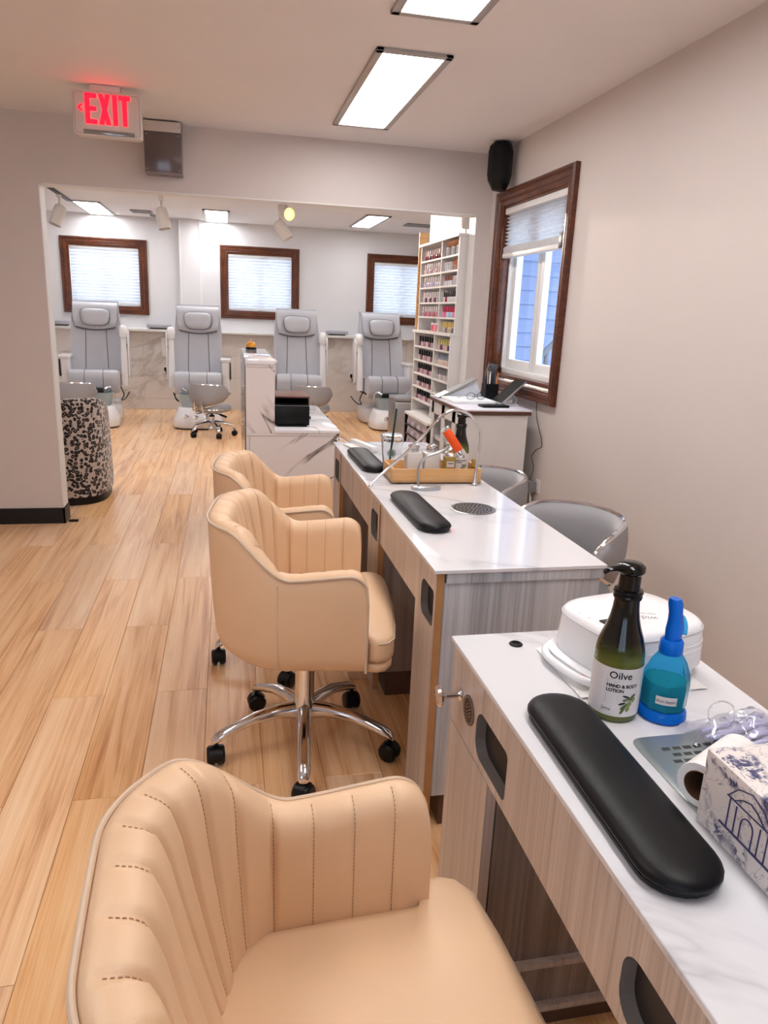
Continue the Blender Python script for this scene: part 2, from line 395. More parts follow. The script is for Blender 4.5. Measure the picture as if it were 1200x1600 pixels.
# far room walls
b = MB(); b.box(FXL-0.1, FXL, YP+TP, YF, 0, HF); struct(b.build('wall_far_left', M_wall_far, smooth=False), 'white left wall of the pedicure room', 'wall')
b = MB(); b.box(1.70, 1.80, YP+TP, YRET, 0, HF); b.box(1.80, FXR, YRET-0.1, YRET, 0, HF); b.box(FXR, FXR+0.1, YRET-0.1, YF, 0, HF)
struct(b.build('wall_far_right', M_wall_far, smooth=False), 'white wall behind the polish shelves', 'wall')
# far wall with three windows and a tiled dado
WINS = [(-2.03, -0.985), (-0.07, 0.97), (1.895, 2.94)]
wz0, wz1, ft = 1.225, 2.15, 0.105
b = MB(); xs = FXL-0.1
for (a, c) in WINS:
    b.box(xs, a+ft, YF, YF+0.12, 0, HF); b.box(a+ft, c-ft, YF, YF+0.12, 0, wz0+ft); b.box(a+ft, c-ft, YF, YF+0.12, wz1-ft, HF); xs = c-ft
b.box(xs, FXR+0.1, YF, YF+0.12, 0, HF)
b.box(-0.57, -0.316, YF-0.1, YF, 1.05, HF)
wall_f = struct(b.build('wall_far', M_wall_far, smooth=False), 'white end wall of the pedicure room with three windows and a boxed column', 'wall')
for x in (-0.57, -0.316):
    b = MB(); b.box(x-0.008, x+0.008, YF-0.108, YF-0.1, 1.06, HF); b.build('corner_bead', M_trim, wall_f, smooth=False)
TZ = 1.02
b = MB(); b.box(FXL, FXR, YF-0.05, YF, 0, TZ); dado = b.build('tile_backing', M_grout, wall_f, smooth=False)
tw, th = 0.595, TZ/3.5
for r in range(4):
    z0 = r*th-0.5*th if True else 0; z1 = z0+th; z0 = max(z0, 0.0); z1 = min(z1, TZ)
    for q in range(-4, 6):
        x0 = 0.11+q*tw+(tw/2 if False else 0)
        b = MB(); b.box(0.0015, tw-0.0015, -0.008, 0, 0.0015, z1-z0-0.0015)
        key = ('tile', round(z1-z0, 3))
        if key not in MATS: MATS[key] = b.mesh('tile', M_tile, smooth=False, bevel=0.001, seg=1)
        link('tile', MATS[key], wall_f, loc=(x0, YF-0.05, z0))
b = MB(); b.box(FXL, FXR, YF-0.16, YF, TZ, TZ+0.035)
struct(b.build('trim_ledge', M_trim, bevel=0.004), 'white ledge along the top of the wall tiles', 'ledge')

# ---- windows
def casing(mb, axis, u0, u1, v0, v1, w, face, depth, sgn):
    """mitred stepped casing; axis 'x': frame lies in XZ at y=face, axis 'y': in YZ at x=face"""
    prof = [(0.0, 0.0), (0.0, 0.7), (0.08, 1.0), (0.22, 1.0), (0.27, 0.8), (0.34, 0.8), (0.40, 0.95), (0.62, 0.85), (0.68, 0.6), (0.76, 0.65), (0.92, 0.5), (1.0, 0.3), (1.0, 0.0)]
    rings = []
    for t, d in prof:
        a0, a1, b0, b1 = u0+t*w, u1-t*w, v0+t*w, v1-t*w; e = face - sgn*d*depth
        pts = [(a0, b0), (a1, b0), (a1, b1), (a0, b1)]
        rings.append([(p, e, q) if axis == 'x' else (e, p, q) for p, q in pts])
    mb.loft(rings, caps=False)
def shade(mb, axis, u0, u1, z0, z1, face, pitch=0.02, amp=0.011):
    n = max(2, int(round((z1-z0)/(pitch/2)))); rows = []
    for sgn, off in ((1, 0.0),):
        rws = []
        for i in range(n+1):
            z = z1-(z1-z0)*i/n; e = face+(amp if i % 2 else -amp)*1.0*sgn
            rws.append([(u, e, z) if axis == 'x' else (e, u, z) for u in (u0, u1)])
        mb.grid(rws)
def far_window(i, a, c):
    lab = ['leftmost', 'middle', 'right-hand'][i]
    w = thing('window_%d' % (i+1), '%s dark wood framed window with closed white shade in the end wall' % lab, 'window', (0, 0, 0)); w['kind'] = 'structure'
    b = MB(); casing(b, 'x', a, c, wz0, wz1, ft, YF, 0.035, 1); b.build('casing', M_frame, w, angle=25)
    i0, i1, j0, j1 = a+ft, c-ft, wz0+ft, wz1-ft
    b = MB()
    for q in ((i0, i0+0.03, j0, j1), (i1-0.03, i1, j0, j1), (i0, i1, j0, j0+0.03), (i0, i1, j1-0.03, j1), ((i0+i1)/2-0.02, (i0+i1)/2+0.02, j0, j1)):
        b.box(q[0], q[1], YF+0.07, YF+0.105, q[2], q[3])
    b.build('sash', M_trim, w, bevel=0.003)
    b = MB(); b.box(i0+0.02, i1-0.02, YF+0.085, YF+0.09, j0+0.02, j1-0.02); b.build('pane', M_pane, w, smooth=False)
    b = MB(); shade(b, 'x', i0+0.008, i1-0.008, j0+0.035, j1-0.03, YF+0.02, 0.038, 0.016); s = b.build('shade', M_fabric, w, smooth=False)
    b = MB(); b.box(i0+0.004, i1-0.004, YF+0.005, YF+0.035, j1-0.032, j1-0.002); b.build('headrail', M_trim, w, bevel=0.003)
    b = MB(); b.box(i0+0.006, i1-0.006, YF+0.006, YF+0.034, j0+0.012, j0+0.037); b.build('bottom_rail', M_trim, w, bevel=0.003)
for i, (a, c) in enumerate(WINS): far_window(i, a, c)

w4 = thing('window_4', 'tall dark wood framed window with half raised white shade in the right wall', 'window'); w4['kind'] = 'structure'
b = MB(); casing(b, 'y', WY0, WY1, WZ0, WZ1, fw, XR, 0.035, 1); b.build('casing', M_frame, w4, angle=25)
b = MB()   # wooden jamb lining
for q in ((hy0, hy0+0.012, hz0, hz1), (hy1-0.012, hy1, hz0, hz1), (hy0, hy1, hz0, hz0+0.02), (hy0, hy1, hz1-0.012, hz1)):
    b.box(XR-0.008, XR+0.05, q[0], q[1], q[2], q[3])
b.build('jamb_lining', M_frame, w4, bevel=0.002)
b = MB()
for q in ((hy0, hy0+0.03, hz0, hz1), (hy1-0.03, hy1, hz0, hz1), (hy0, hy1, hz0, hz0+0.05), (hy0, hy1, hz1-0.03, hz1)):
    b.box(XR+0.05, XR+0.135, q[0], q[1], q[2], q[3])
b.build('window_frame', M_trim, w4, bevel=0.003)
ym = (hy0+hy1)/2
for k, (p, q) in enumerate(((hy0+0.03, ym-0.003), (ym+0.003, hy1-0.03))):
    b = MB(); xs0, xs1 = XR+0.075, XR+0.115
    b.box(xs0, xs1, p, p+0.045, hz0+0.05, hz1-0.03); b.box(xs0, xs1, q-0.045, q, hz0+0.05, hz1-0.03)
    b.box(xs0, xs1, p+0.045, q-0.045, hz0+0.05, hz0+0.105); b.box(xs0, xs1, p+0.045, q-0.045, hz1-0.08, hz1-0.03)
    sa = b.build('sash', M_trim, w4, bevel=0.003)
    b = MB(); b.box(XR+0.093, XR+0.097, p+0.043, q-0.043, hz0+0.1, hz1-0.07); b.build('pane', M_pane, sa, smooth=False)
zs = 1.735
b = MB(); shade(b, 'y', hy0+0.014, hy1-0.014, zs+0.05, hz1-0.045, XR+0.02, pitch=0.021, amp=0.012); b.build('shade', M_fabric, w4, smooth=False)
b = MB(); b.box(XR+0.0, XR+0.042, hy0+0.013, hy1-0.013, hz1-0.047, hz1-0.013); b.build('headrail', M_trim, w4, bevel=0.003)
b = MB()
for k in range(7): b.box(XR+0.004, XR+0.036, hy0+0.014, hy1-0.014, zs+0.018+k*0.0055, zs+0.0225+k*0.0055)
b.build('gathered_pleats', M_fabric, w4, smooth=False)
b = MB(); b.box(XR+0.0, XR+0.04, hy0+0.013, hy1-0.013, zs-0.006, zs+0.018); br = b.build('bottom_rail', M_trim, w4, bevel=0.003)
b = MB(); b.box(XR-0.004, XR+0.036, hy0+0.013, hy0+0.075, zs-0.004, zs+0.07); b.build('rail_end_block', M_black, br, bevel=0.003)

# outside, seen through the right window: blue lap siding of the wing
M_siding = P('blue siding paint', (142, 156, 192), 0.55, vary=0.04)
b = MB(); b.box(1.95, 6.5, YRET-0.18, YRET-0.14, -0.4, 3.4)
wx = struct(b.build('wall_exterior', M_siding, smooth=False), 'blue lap siding outside the right window', 'wall')
sb = MB(); sb.loft([[(1.95, 0, 0), (1.95, -0.022, 0), (1.95, -0.004, 0.125), (1.95, 0, 0.125)], [(6.5, 0, 0), (6.5, -0.022, 0), (6.5, -0.004, 0.125), (6.5, 0, 0.125)]])
sme = sb.mesh('siding_board', M_siding, smooth=False)
for k in range(24): link('siding_board', sme, wx, loc=(0, YRET-0.18, 0.2+k*0.118))
b = MB(); b.box(2.02, 2.10, YRET-0.215, YRET-0.203, 0, 3.2); struct(b.build('trim_exterior', P('outdoor white trim', (176, 178, 190), 0.5), smooth=False), 'white corner boards on the outside siding', 'trim')
b = MB(); b.box(1.82, 7, 2.0, YRET-0.2, -0.5, -0.4); struct(b.build('ground_outside', P('outdoor concrete', (150, 150, 150), 0.9), smooth=False), 'concrete ground outside the window', 'ground')
rl = thing('stair_railing', 'grey sloping stair railing outside the right window', 'railing', (2.35, 5.2, -0.4))
b = MB(); b.tube([(-0.1, 0, 1.45), (0.06, 0, 1.62), (0.75, 0, 2.28)], 0.022, 8); b.build('handrail', P('grey rail paint', (120, 122, 128), 0.5), rl)
for x, z in ((0.0, 1.55), (0.7, 2.22)):
    b = MB(); b.cyl((x, 0, 0), (x, 0, z), 0.018, n=8); b.build('post', P('grey rail paint', (120, 122, 128), 0.5), rl)

# ================================================================== CEILING LIGHTS
def emit_mat(name, col, st):
    mt, nt, bb = newmat(name)
    mp = coords(nt, 'Object')
    wv = nt.nodes.new('ShaderNodeTexWave'); wv.inputs['Scale'].default_value = 14.0; wv.bands_direction = 'X'; nt.links.new(mp.outputs[0], wv.inputs['Vector'])
    r = ramp(nt, wv.outputs[0], [(0.0, tuple(c*0.9 for c in col)), (1.0, col)])
    nt.links.new(r.outputs[0], bb.inputs['Emission Color']); bb.inputs['Emission Strength'].default_value = st
    bb.inputs['Base Color'].default_value = (*col, 1); return mt
M_lf, M_lb = emit_mat('lit front diffuser', WARM, LIGHT_FRONT), emit_mat('lit far diffuser', COOL, LIGHT_FAR)
M_lframe = P('light frame metal', (176, 172, 172), 0.4, 0.3, vary=0.03)
def panel(x0, x1, y0, y1, z, mat, label, group):
    t = thing('ceiling_light', label, 'light', ((x0+x1)/2, (y0+y1)/2, z), 0, group)
    a, c = (x1-x0)/2, (y1-y0)/2
    b = MB()
    for q in ((-a, -a+0.03, -c, c), (a-0.03, a, -c, c), (-a, a, -c, -c+0.03), (-a, a, c-0.03, c)): b.box(q[0], q[1], q[2], q[3], -0.014, -0.001)
    b.build('frame', M_lframe, t, bevel=0.002)
    b = MB(); b.box(-a+0.028, a-0.028, -c+0.028, c-0.028, -0.008, -0.002); b.build('diffuser', mat, t, smooth=False)
GF = 'ceiling panels of the front room'
panel(0.585, 0.895, 3.12, 4.36, HC, M_lf, 'long ribbed ceiling light panel fully in view in the front room', GF)
panel(0.562, 0.872, 1.53, 2.77, HC, M_lf, 'ceiling light panel cut by the top edge of the picture', GF)
panel(0.54, 0.85, -0.06, 1.18, HC, M_lf, 'unseen ceiling light panel added for brightness above the nearest table', GF)  # added panel, out of view, brightens the near end of the room
panel(-1.15, -0.84, 0.75, 1.97, HC, M_lf, 'unseen ceiling light panel added to brighten the walkway left of the chairs', GF)  # added panel, out of view, lifts the floor on the left
GB = 'ceiling panels of the pedicure room'
panel(-1.66, -1.34, 9.07, 10.28, HF, M_lb, 'bright ceiling panel above the leftmost pedicure window', GB)
panel(-0.25, 0.06, 9.07, 10.28, HF, M_lb, 'bright ceiling panel between the left and middle pedicure windows', GB)
panel(1.55, 1.84, 8.55, 9.78, HF, M_lb, 'bright ceiling panel nearest the polish shelves', GB)
for x0_ in (-1.66, -0.05, 1.55-0.35): panel(x0_, x0_+0.31, 5.9, 7.12, HF, M_lb, 'fill light panel added to the pedicure room, hidden above the opening, at %s' % {-1.66: 'the left', -0.05: 'the centre'}.get(x0_, 'the right'), GB)  # added row, out of view, extra fill for the pedicure room
# ceiling vents
M_vent = P('vent metal', (150, 150, 152), 0.5, vary=0.04)
def vent(x, y, w, d, label):
    t = thing('ceiling_vent', label, 'vent', (x, y, HF), 0, 'ceiling vents')
    b = MB()
    for q in ((-w, -w+0.02, -d, d), (w-0.02, w, -d, d), (-w, w, -d, -d+0.02), (-w, w, d-0.02, d)): b.box(q[0], q[1], q[2], q[3], -0.012, -0.001)
    b.build('frame', M_vent, t, smooth=False)
    b = MB(); b.box(-w+0.02, w-0.02, -d+0.02, d-0.02, -0.004, -0.001); b.build('backing', P('vent dark', (70, 70, 72), 0.7), t, smooth=False)
    n = 5
    for k in range(n):
        yy = -d+0.03+(2*d-0.06)*(k+0.5)/n
        b = MB(); b.box(-w+0.02, w-0.02, yy-0.012, yy+0.006, -0.011, -0.007); b.build('slat', M_vent, t, smooth=False)
vent(-0.97, 9.7, 0.12, 0.13, 'grey ceiling vent beside the hanging spotlight')
vent(-0.83, 10.05, 0.07, 0.08, 'small white ceiling vent close to the end wall'); vent(2.32, 9.2, 0.17, 0.13, 'grey ceiling vent left of the bright wall by the shelves')

# ================================================================== TRACK SPOTLIGHTS
M_spot = P('cream spotlight enamel', (224, 220, 215), 0.45, vary=0.03)
def spot(x, y, label, aim, lit=False, track=0.0, drop=0.12, L=0.21, r=0.062):
    t = thing('track_spotlight', label, 'spotlight', (x, y, HF), 0, 'track spotlights')
    b = MB(); b.box(-0.018, 0.018, -0.1-track*0.5, 0.1+track*0.5, -0.022, -0.001); b.build('track', M_black if track else M_spot, t, bevel=0.002)
    b = MB(); b.cyl((0, 0, -0.022), (0, 0, -drop), 0.011, n=10); b.box(-0.02, 0.02, -0.03, 0.03, -0.05, -0.022); b.build('stem', M_spot, t)
    d = Vector(aim).normalized(); q = Vector((0, 0, 1)).rotation_difference(d).to_matrix().to_4x4(); q.translation = Vector((0, 0, -drop)) - d*0.05
    b = MB(); b.lathe([(r*0.55, 0.0), (r*0.9, 0.012), (r, 0.05), (r, L-0.02), (r*1.03, L), (r*0.9, L), (r*0.88, L-0.03), (0.001, L-0.035)], 24, M=q, cap1=False)
    hd = b.build('head', M_spot, t)
    b = MB(); b.lathe([(0.001, L-0.012), (r*0.8, L-0.02), (r*0.86, L-0.034)], 20, M=q, cap0=False, cap1=False)
    b.build('bulb', P('lit bulb', (255, 220, 150), 0.4, emit=lin((255, 196, 84)), estr=5.0) if lit else P('unlit bulb', (210, 205, 195), 0.3), t)
    if lit:
        ld = bpy.data.lights.new('spot_beam', 'SPOT'); ld.energy = 170; ld.color = (1.0, 0.86, 0.74); ld.spot_size = math.radians(58); ld.spot_blend = 0.5; ld.shadow_soft_size = 0.05
        lo = bpy.data.objects.new('spot_beam', ld); COL.objects.link(lo); lo.parent = t
        lo.matrix_local = q @ Matrix.Translation((0, 0, L+0.02)) @ Matrix.Rotation(PI, 4, 'X')
    return t
spot(-1.66, 8.55, 'leftmost cream track spotlight, hanging from a black track', (-0.35, -0.25, -1), track=0.8, drop=0.17)
spot(-0.63, 8.25, 'cream track spotlight hanging left of the boxed column', (0.2, -0.1, -1), drop=0.16)
spot(0.575, 8.35, 'unlit cream spotlight tilted to the left over the middle window', (0.5, -0.15, -0.75), drop=0.20)
spot(0.62, 8.15, 'lit spotlight with a glowing warm bulb', (0.45, -0.88, -0.14), lit=True, drop=0.10, L=0.13, r=0.068)

# ================================================================== BEIGE SALON CHAIRS
def chair_path():
    """outer plan outline from the right arm front round the back to the left arm front, with outward normals"""
    seg = []; ya, xb, R = 0.282, -0.258, 0.202; xf = 0.176
    N1 = 46
    for i in range(N1): seg.append(((xf+(-0.056-xf)*i/N1), -ya))
    N2 = 64
    for i in range(N2):
        a = -PI/2-(PI/2)*i/N2; seg.append((-0.056+R*math.cos(a), -ya+R+R*math.sin(a)))
    N3 = 16
    for i in range(N3+1): seg.append((xb, -(ya-R)+(ya-R)*i/N3))
    half = seg; full = half + [(x, -y) for x, y in half[:-1][::-1]]
    return full
CP = chair_path(); NP = len(CP)
CN, CS = [], [0.0]
for i, (x, y) in enumerate(CP):
    a = CP[max(i-1, 0)]; c = CP[min(i+1, NP-1)]
    tx, ty = c[0]-a[0], c[1]-a[1]; l = math.hypot(tx, ty); CN.append((ty/l*-1*-1 if False else -ty/l*-1*-1, tx/l)) if False else CN.append((ty/l, -tx/l))
    if i: CS.append(CS[-1]+math.hypot(x-CP[i-1][0], y-CP[i-1][1]))
LT = CS[-1]
# make the normals point outwards
if CN[0][1] > 0: CN = [(-a, -c) for a, c in CN]
LJ = 0.232            # arc length of a straight arm
def rim(i):
    s = min(CS[i], LT-CS[i])            # distance from the nearer arm front
    h = 0.704-0.018*smooth01(s/LJ)
    up = smooth01((s-LJ+0.026)/0.185)
    h += up*0.122+0.008*smooth01((s-LJ-0.16)/0.25)
    r = 0.055
    if s < r: h -= r-math.sqrt(max(0, r*r-(r-s)**2))
    return h
GROOVES = [0.062, 0.122, 0.18, LJ+0.012]
k = LJ+0.012
step = (LT/2-k)/5.5
while k < LT/2-step: k += step; GROOVES.append(k)
GROOVES = [g for g in GROOVES if g < LT/2-0.01]
GROOVES = GROOVES+[LT-g for g in GROOVES]
def groove(s):
    d = min(abs(s-g) for g in GROOVES); ss = min(s, LT-s)
    deep = 0.0022 if ss < LJ else 0.0095
    return deep*math.exp(-(d/0.0075)**2)
ZB = 0.405
def pos(i, off, z):
    x, y = CP[i]; n = CN[i]; s = min(CS[i], LT-CS[i]); lean = smooth01((s-LJ)/0.3)*0.05*(z-0.45)
    return (x+n[0]*off-lean*1.0, y+n[1]*off*(1.0), z)
def back_pad(i):
    s = min(CS[i], LT-CS[i]); return smooth01((s-LJ+0.02)/0.25)
def make_beige():
    t = thing('salon_chair', 'x', 'chair', group='beige salon chairs at the manicure tables')
    rows_out, rows_in, pip = [], [], []
    for i in range(NP):
        h = rim(i); p = back_pad(i); th = 0.058+0.012*p
        bot = ZB+0.02*p
        outp = [(-0.055, bot-0.006), (-0.02, bot), (-0.006, bot+0.014), (0, bot+0.045)]
        for k in range(1, 7): outp.append((0.004*math.sin(PI*k/7), bot+0.045+(h-0.022-bot-0.045)*k/7))
        outp += [(0, h-0.02), (-0.003, h-0.012)]
        topp = [(-0.006, h-0.006), (-0.015, h-0.001), (-0.03, h+0.001), (-th*0.72, h-0.004), (-th*0.92, h-0.014), (-th, h-0.03)]
        inp = []; zi = 0.485
        for k in range(1, 13):
            z = h-0.03+(zi-h+0.03)*k/12; f = (h-z)/(h-zi)
            inp.append((-th-(0.004+0.05*p)*f**1.2, z))
        g = groove(CS[i])
        full = outp + topp[:2] + [(o+g*0.6, z-g*0.6) for o, z in topp[2:4]] + [(o+g*0.9, z-g*0.3) for o, z in topp[4:]] + [(o+g*min(1, 1.2-j/14), z) for j, (o, z) in enumerate(inp)]
        rows_out.append([pos(i, o, z) for o, z in full])
        pip.append(pos(i, 0.0015, h-0.010))
    b = MB(); b.grid(rows_out)
    R = len(rows_out[0])
    b.face(list(range(R))[::-1]); b.face([(NP-1)*R+k for k in range(R)])
    b.build('shell', M_beige, t, angle=60)
    # piping round the rim, down the front of both arms
    e0 = [pos(0, 0.001, z) for z in (0.41, 0.47, 0.55, 0.61)]; e1 = [pos(NP-1, 0.001, z) for z in (0.61, 0.55, 0.47, 0.41)]
    b = MB(); b.tube(e0+pip[1:-1]+e1, 0.0042, 8); b.build('piping', M_beige_p, t)
    # side seams where arm meets back
    b = MB()
    for gidx in (LJ+0.012, LT-LJ-0.012):
        i = min(range(NP), key=lambda q: abs(CS[q]-gidx))
        b.tube([pos(i, 0.0026, 0.42+(rim(i)-0.035-0.42)*k/8) for k in range(9)], 0.0018, 5)
    b.build('side_seam', M_beige_p, t)
    # stitches along the channels
    b = MB()
    for gidx in GROOVES:
        i = min(range(NP), key=lambda q: abs(CS[q]-gidx)); row = rows_out[i]; nx, ny = CN[i]
        pts = [Vector(q) for q in row[-16:]]
        L_ = [0.0]
        for u_, w_ in zip(pts[:-1], pts[1:]): L_.append(L_[-1]+(w_-u_).length)
        def at_(d):
            for j in range(len(pts)-1):
                if d <= L_[j+1]: return pts[j].lerp(pts[j+1], (d-L_[j])/max(1e-6, L_[j+1]-L_[j]))
            return pts[-1]
        d = 0.0; out_ = Vector((-nx, -ny, 0.9)).normalized()
        while d+0.0042 < L_[-1]:
            lift = (out_ if d < 0.05 else Vector((-nx, -ny, 0)))*0.0011
            b.tube([at_(d)+lift, at_(d+0.0040)+lift], 0.0008, 4); d += 0.0066
    st = b.build('stitching', M_stitch, t); st['kind'] = 'stuff'
    # T-shaped seat cushion
    def tplan(f):
        o = [(-0.175, 0.0), (-0.172, 0.10), (-0.15, 0.175), (-0.08, 0.222), (0.05, 0.224), (0.150, 0.224), (0.172, 0.226), (0.180, 0.235), (0.182, 0.262), (0.19, 0.275), (0.212, 0.278), (0.236, 0.268), (0.256, 0.235), (0.264, 0.15), (0.268, 0.0)]
        o = o + [(x, -y) for x, y in o[1:-1][::-1]]
        cx, cy = 0.05, 0
        return [(cx+(x-cx)*f, y*f) for x, y in o]
    rings = []
    for f, z in ((0.93, 0.432), (0.99, 0.438), (1.0, 0.45), (1.0, 0.485), (0.992, 0.498), (0.97, 0.506), (0.9, 0.511), (0.7, 0.515), (0.4, 0.518)):
        rings.append([(x, y, z-(0.012 if x < 0 else 0)*0) for x, y in tplan(f)])
    b = MB(); b.loft(rings); b.build('seat_cushion', M_beige, t, angle=70)
    rings = [[(x, y, z) for x, y in tplan(f)] for f, z in ((0.93, 0.402), (0.975, 0.406), (0.98, 0.415), (0.98, 0.425), (0.965, 0.431))]
    b = MB(); b.loft(rings); b.build('seat_base', M_beige, t, angle=70)
    b = MB(); ed = [(x, y, 0.4935) for x, y in tplan(1.0) if x > 0.168]; ed = sorted(ed, key=lambda q: math.atan2(q[1], q[0]-0.1)); b.tube(ed, 0.0026, 6); b.build('seat_piping', M_beige_p, t)
    swivel_base(t, 0.40, lever=(-0.12, -0.09), a0=math.radians(56))
    return t
def caster(t, x, y, ang):
    b = MB(); c, s = math.cos(ang), math.sin(ang)
    Mx = Matrix(((c, -s, 0, x), (s, c, 0, y), (0, 0, 1, 0), (0, 0, 0, 1)))
    for sg in (-1, 1):
        pr = [(0.008, 0.0), (0.026, 0.0), (0.030, 0.004), (0.030, 0.017), (0.024, 0.023), (0.008, 0.024)]
        Q = Mx @ Matrix.Translation((0, sg*0.004, 0.0305)) @ Matrix.Rotation(-sg*PI/2, 4, 'X')
        b.lathe(pr, 18, M=Q)
    hood = [[tuple(Mx @ Vector((0.033*math.cos(a), yy, 0.0305+0.033*math.sin(a)))) for a in [PI*k/10-0.25 for k in range(11)]] for yy in (-0.012, 0.012)]
    b.grid(hood)
    b.cyl(Mx @ Vector((0, 0, 0.045)), Mx @ Vector((0, 0, 0.078)), 0.007, n=8)
    return b.build('caster', M_black, t)
def swivel_base(t, ztop, lever=None, a0=0.9, R=0.285, mat=None, hub=0.19):
    mat = mat or M_chrome
    b = MB(); b.lathe([(0.036, 0.105), (0.039, 0.125), (0.037, 0.155), (0.031, 0.18), (0.029, ztop-0.065), (0.029, ztop-0.06)], 24); b.build('gas_lift', mat, t)
    b = MB(); b.lathe([(0.030, ztop-0.06), (0.031, ztop-0.045), (0.028, ztop-0.042), (0.0135, ztop-0.041), (0.0135, ztop-0.012)], 20); b.box(-0.09, 0.09, -0.07, 0.07, ztop-0.014, ztop-0.001); b.build('mechanism', M_black, t, bevel=0.002)
    if lever:
        lx, ly = lever
        b = MB(); b.tube([(lx*0.1, ly*0.1, ztop-0.02), (lx*0.6, ly*0.6, ztop-0.03)], 0.005, 8)
        d = Vector((lx, ly, -0.045)).normalized(); p0 = Vector((lx*0.55, ly*0.55, ztop-0.028)); b.tube([p0, p0+d*0.03, p0+d*0.085, p0+d*0.095], [0.008, 0.012, 0.012, 0.006], 8); b.build('lever', M_black, t)
    for k in range(5):
        a = a0+2*PI*k/5; c, s = math.cos(a), math.sin(a)
        prof = [(0.022, 0.135, 0.024, 0.032), (0.08, 0.142, 0.022, 0.023), (0.16, 0.134, 0.020, 0.018), (0.225, 0.112, 0.019, 0.016), (R-0.026, 0.099, 0.020, 0.016), (R-0.003, 0.089, 0.020, 0.014), (R+0.012, 0.076, 0.015, 0.009)]
        rings = []
        for r, z, w, h in prof:
            rings.append([(r*c-w*math.cos(q)*s, r*s+w*math.cos(q)*c, z+h*math.sin(q)) for q in [2*PI*j/12 for j in range(12)]])
        b = MB(); b.loft(rings); b.build('base_arm', mat, t, angle=60)
        caster(t, R*c, R*s, a+0.9+1.7*((k*37) % 5))
ch = make_beige()
def place(o, x, y, a, label): o.location = (x, y, 0); o.rotation_euler = (0, 0, math.radians(a)); o['label'] = label
place(ch, 0.226, 2.084, -8.0, 'beige channel-tufted swivel chair in the middle of the three, on a chrome star base')
c1 = dup(ch); place(c1, 0.128, 0.66, 2.5, 'beige channel-tufted chair nearest the camera, cut by the bottom edge')
for q in c1.children:
    if q.name.split('.')[0] not in ('base_arm', 'caster', 'gas_lift'): q.location.z = -0.018
c3 = dup(ch); place(c3, 0.227, 2.759, -7.2, 'beige channel-tufted chair farthest away, beside the marble reception desk')

# ================================================================== GREY STOOLS WITH CHROME RIMS
def make_stool():
    t = thing('grey_stool', 'x', 'stool', group='grey stools with chrome rims')
    up = bpy.data.objects.new('upper', None)   # placeholder, replaced below
    bpy.data.objects.remove(up)
    zc = 0.40
    # seat
    pl = superell(0.185, 0.185, 3.0, 40)
    b = MB(); b.loft([[(x*f, y*f, z) for x, y in pl] for f, z in ((0.9, zc), (0.99, zc+0.012), (1.0, zc+0.04), (0.985, zc+0.06), (0.94, zc+0.072), (0.7, zc+0.08), (0.3, zc+0.082))]); b.build('seat', M_greyd, t, angle=70)
    b = MB(); b.tube([(x*1.005, y*1.005, zc+0.034) for x, y in pl], 0.0065, 8, closed=True); b.build('seat_rim', M_chrome, t)
    # wrap-round back
    A = math.radians(98); n = 48; rows_o, rim_t, rim_b = [], [], []
    for i in range(n+1):
        th = -A+2*A*i/n; u = abs(th)/A
        top = 0.70-0.02*u*u
        botm = 0.455+0.10*u**1.3
        if u > 0.62: e = math.sqrt(max(0, 1-((u-0.62)/0.38)**2)); mid = 0.595; top = mid+(top-mid)*max(e, 0.06); botm = mid+(botm-mid)*max(e, 0.06)
        r0 = 0.205; dx = -0.01
        def q(r, z): rr = r+0.10*(z-0.47); return (dx-rr*math.cos(th), rr*math.sin(th)*0.98, z)
        m1, m2, m3 = botm+(top-botm)*0.25, botm+(top-botm)*0.5, botm+(top-botm)*0.75
        rows_o.append([q(r0, botm), q(r0+0.012, m1), q(r0+0.016, m2), q(r0+0.012, m3), q(r0, top), q(r0-0.022, top-0.002), q(r0-0.036, m3), q(r0-0.042, m2), q(r0-0.038, m1), q(r0-0.018, botm)])
        rim_t.append(q(r0-0.010, top+0.002)); rim_b.append(q(r0-0.008, botm-0.002))
    b = MB(); b.loft(rows_o); b.build('backrest', M_greyd, t, angle=75)
    b = MB(); b.tube(rim_t+rim_b[::-1], 0.0085, 8, closed=True); b.build('back_rim', M_chrome, t)
    b = MB()
    for sg in (-1, 1): b.tube(catmull([(-0.10, sg*0.05, zc-0.012), (-0.2, sg*0.055, zc-0.008), (-0.232, sg*0.05, zc+0.05), (-0.236, sg*0.045, 0.55)], 6), 0.008, 8)
    b.build('back_bracket', M_chrome, t)
    for ch_ in t.children: ch_['upper'] = 1
    swivel_base(t, zc, lever=(0.02, -0.16), a0=0.3, R=0.24)
    return t
stool = make_stool()
LOWG = {}
def set_stool(o, x, y, a, label, dz=0.0):
    o.location = (x, y, 0); o.rotation_euler = (0, 0, math.radians(a)); o['label'] = label
    for c in o.children:
        if c.get('upper') or c.name.split('.')[0] in ('mechanism', 'lever'): c.location.z = dz
        if c.name.split('.')[0] == 'gas_lift' and dz < 0: c.scale.z = (0.34+dz)/0.34; c.location.z = 0.0
set_stool(stool, 1.058, 2.15, 196, 'grey stool tucked behind the middle manicure table by the right wall', 0.045)
for x, y, a, lab, dz in ((1.08, 3.03, 190, 'grey stool tucked behind the far manicure table by the white cabinet', -0.01),
                         (-0.17, 8.12, 55, 'low grey stool in front of the second pedicure chair', -0.13),
                         (0.93, 8.15, 70, 'low grey stool in front of the third pedicure chair, behind the reception desk', -0.13),
                         (-1.52, 7.95, 75, 'low grey stool half hidden by the leopard print chair', -0.12),
                         (2.12, 8.12, 130, 'low grey stool behind the steel bin, in front of the rightmost pedicure chair', -0.13)):
    set_stool(dup(stool), x, y, a, lab, dz)
for o in bpy.data.objects:
    if o.get('upper'): del o['upper']

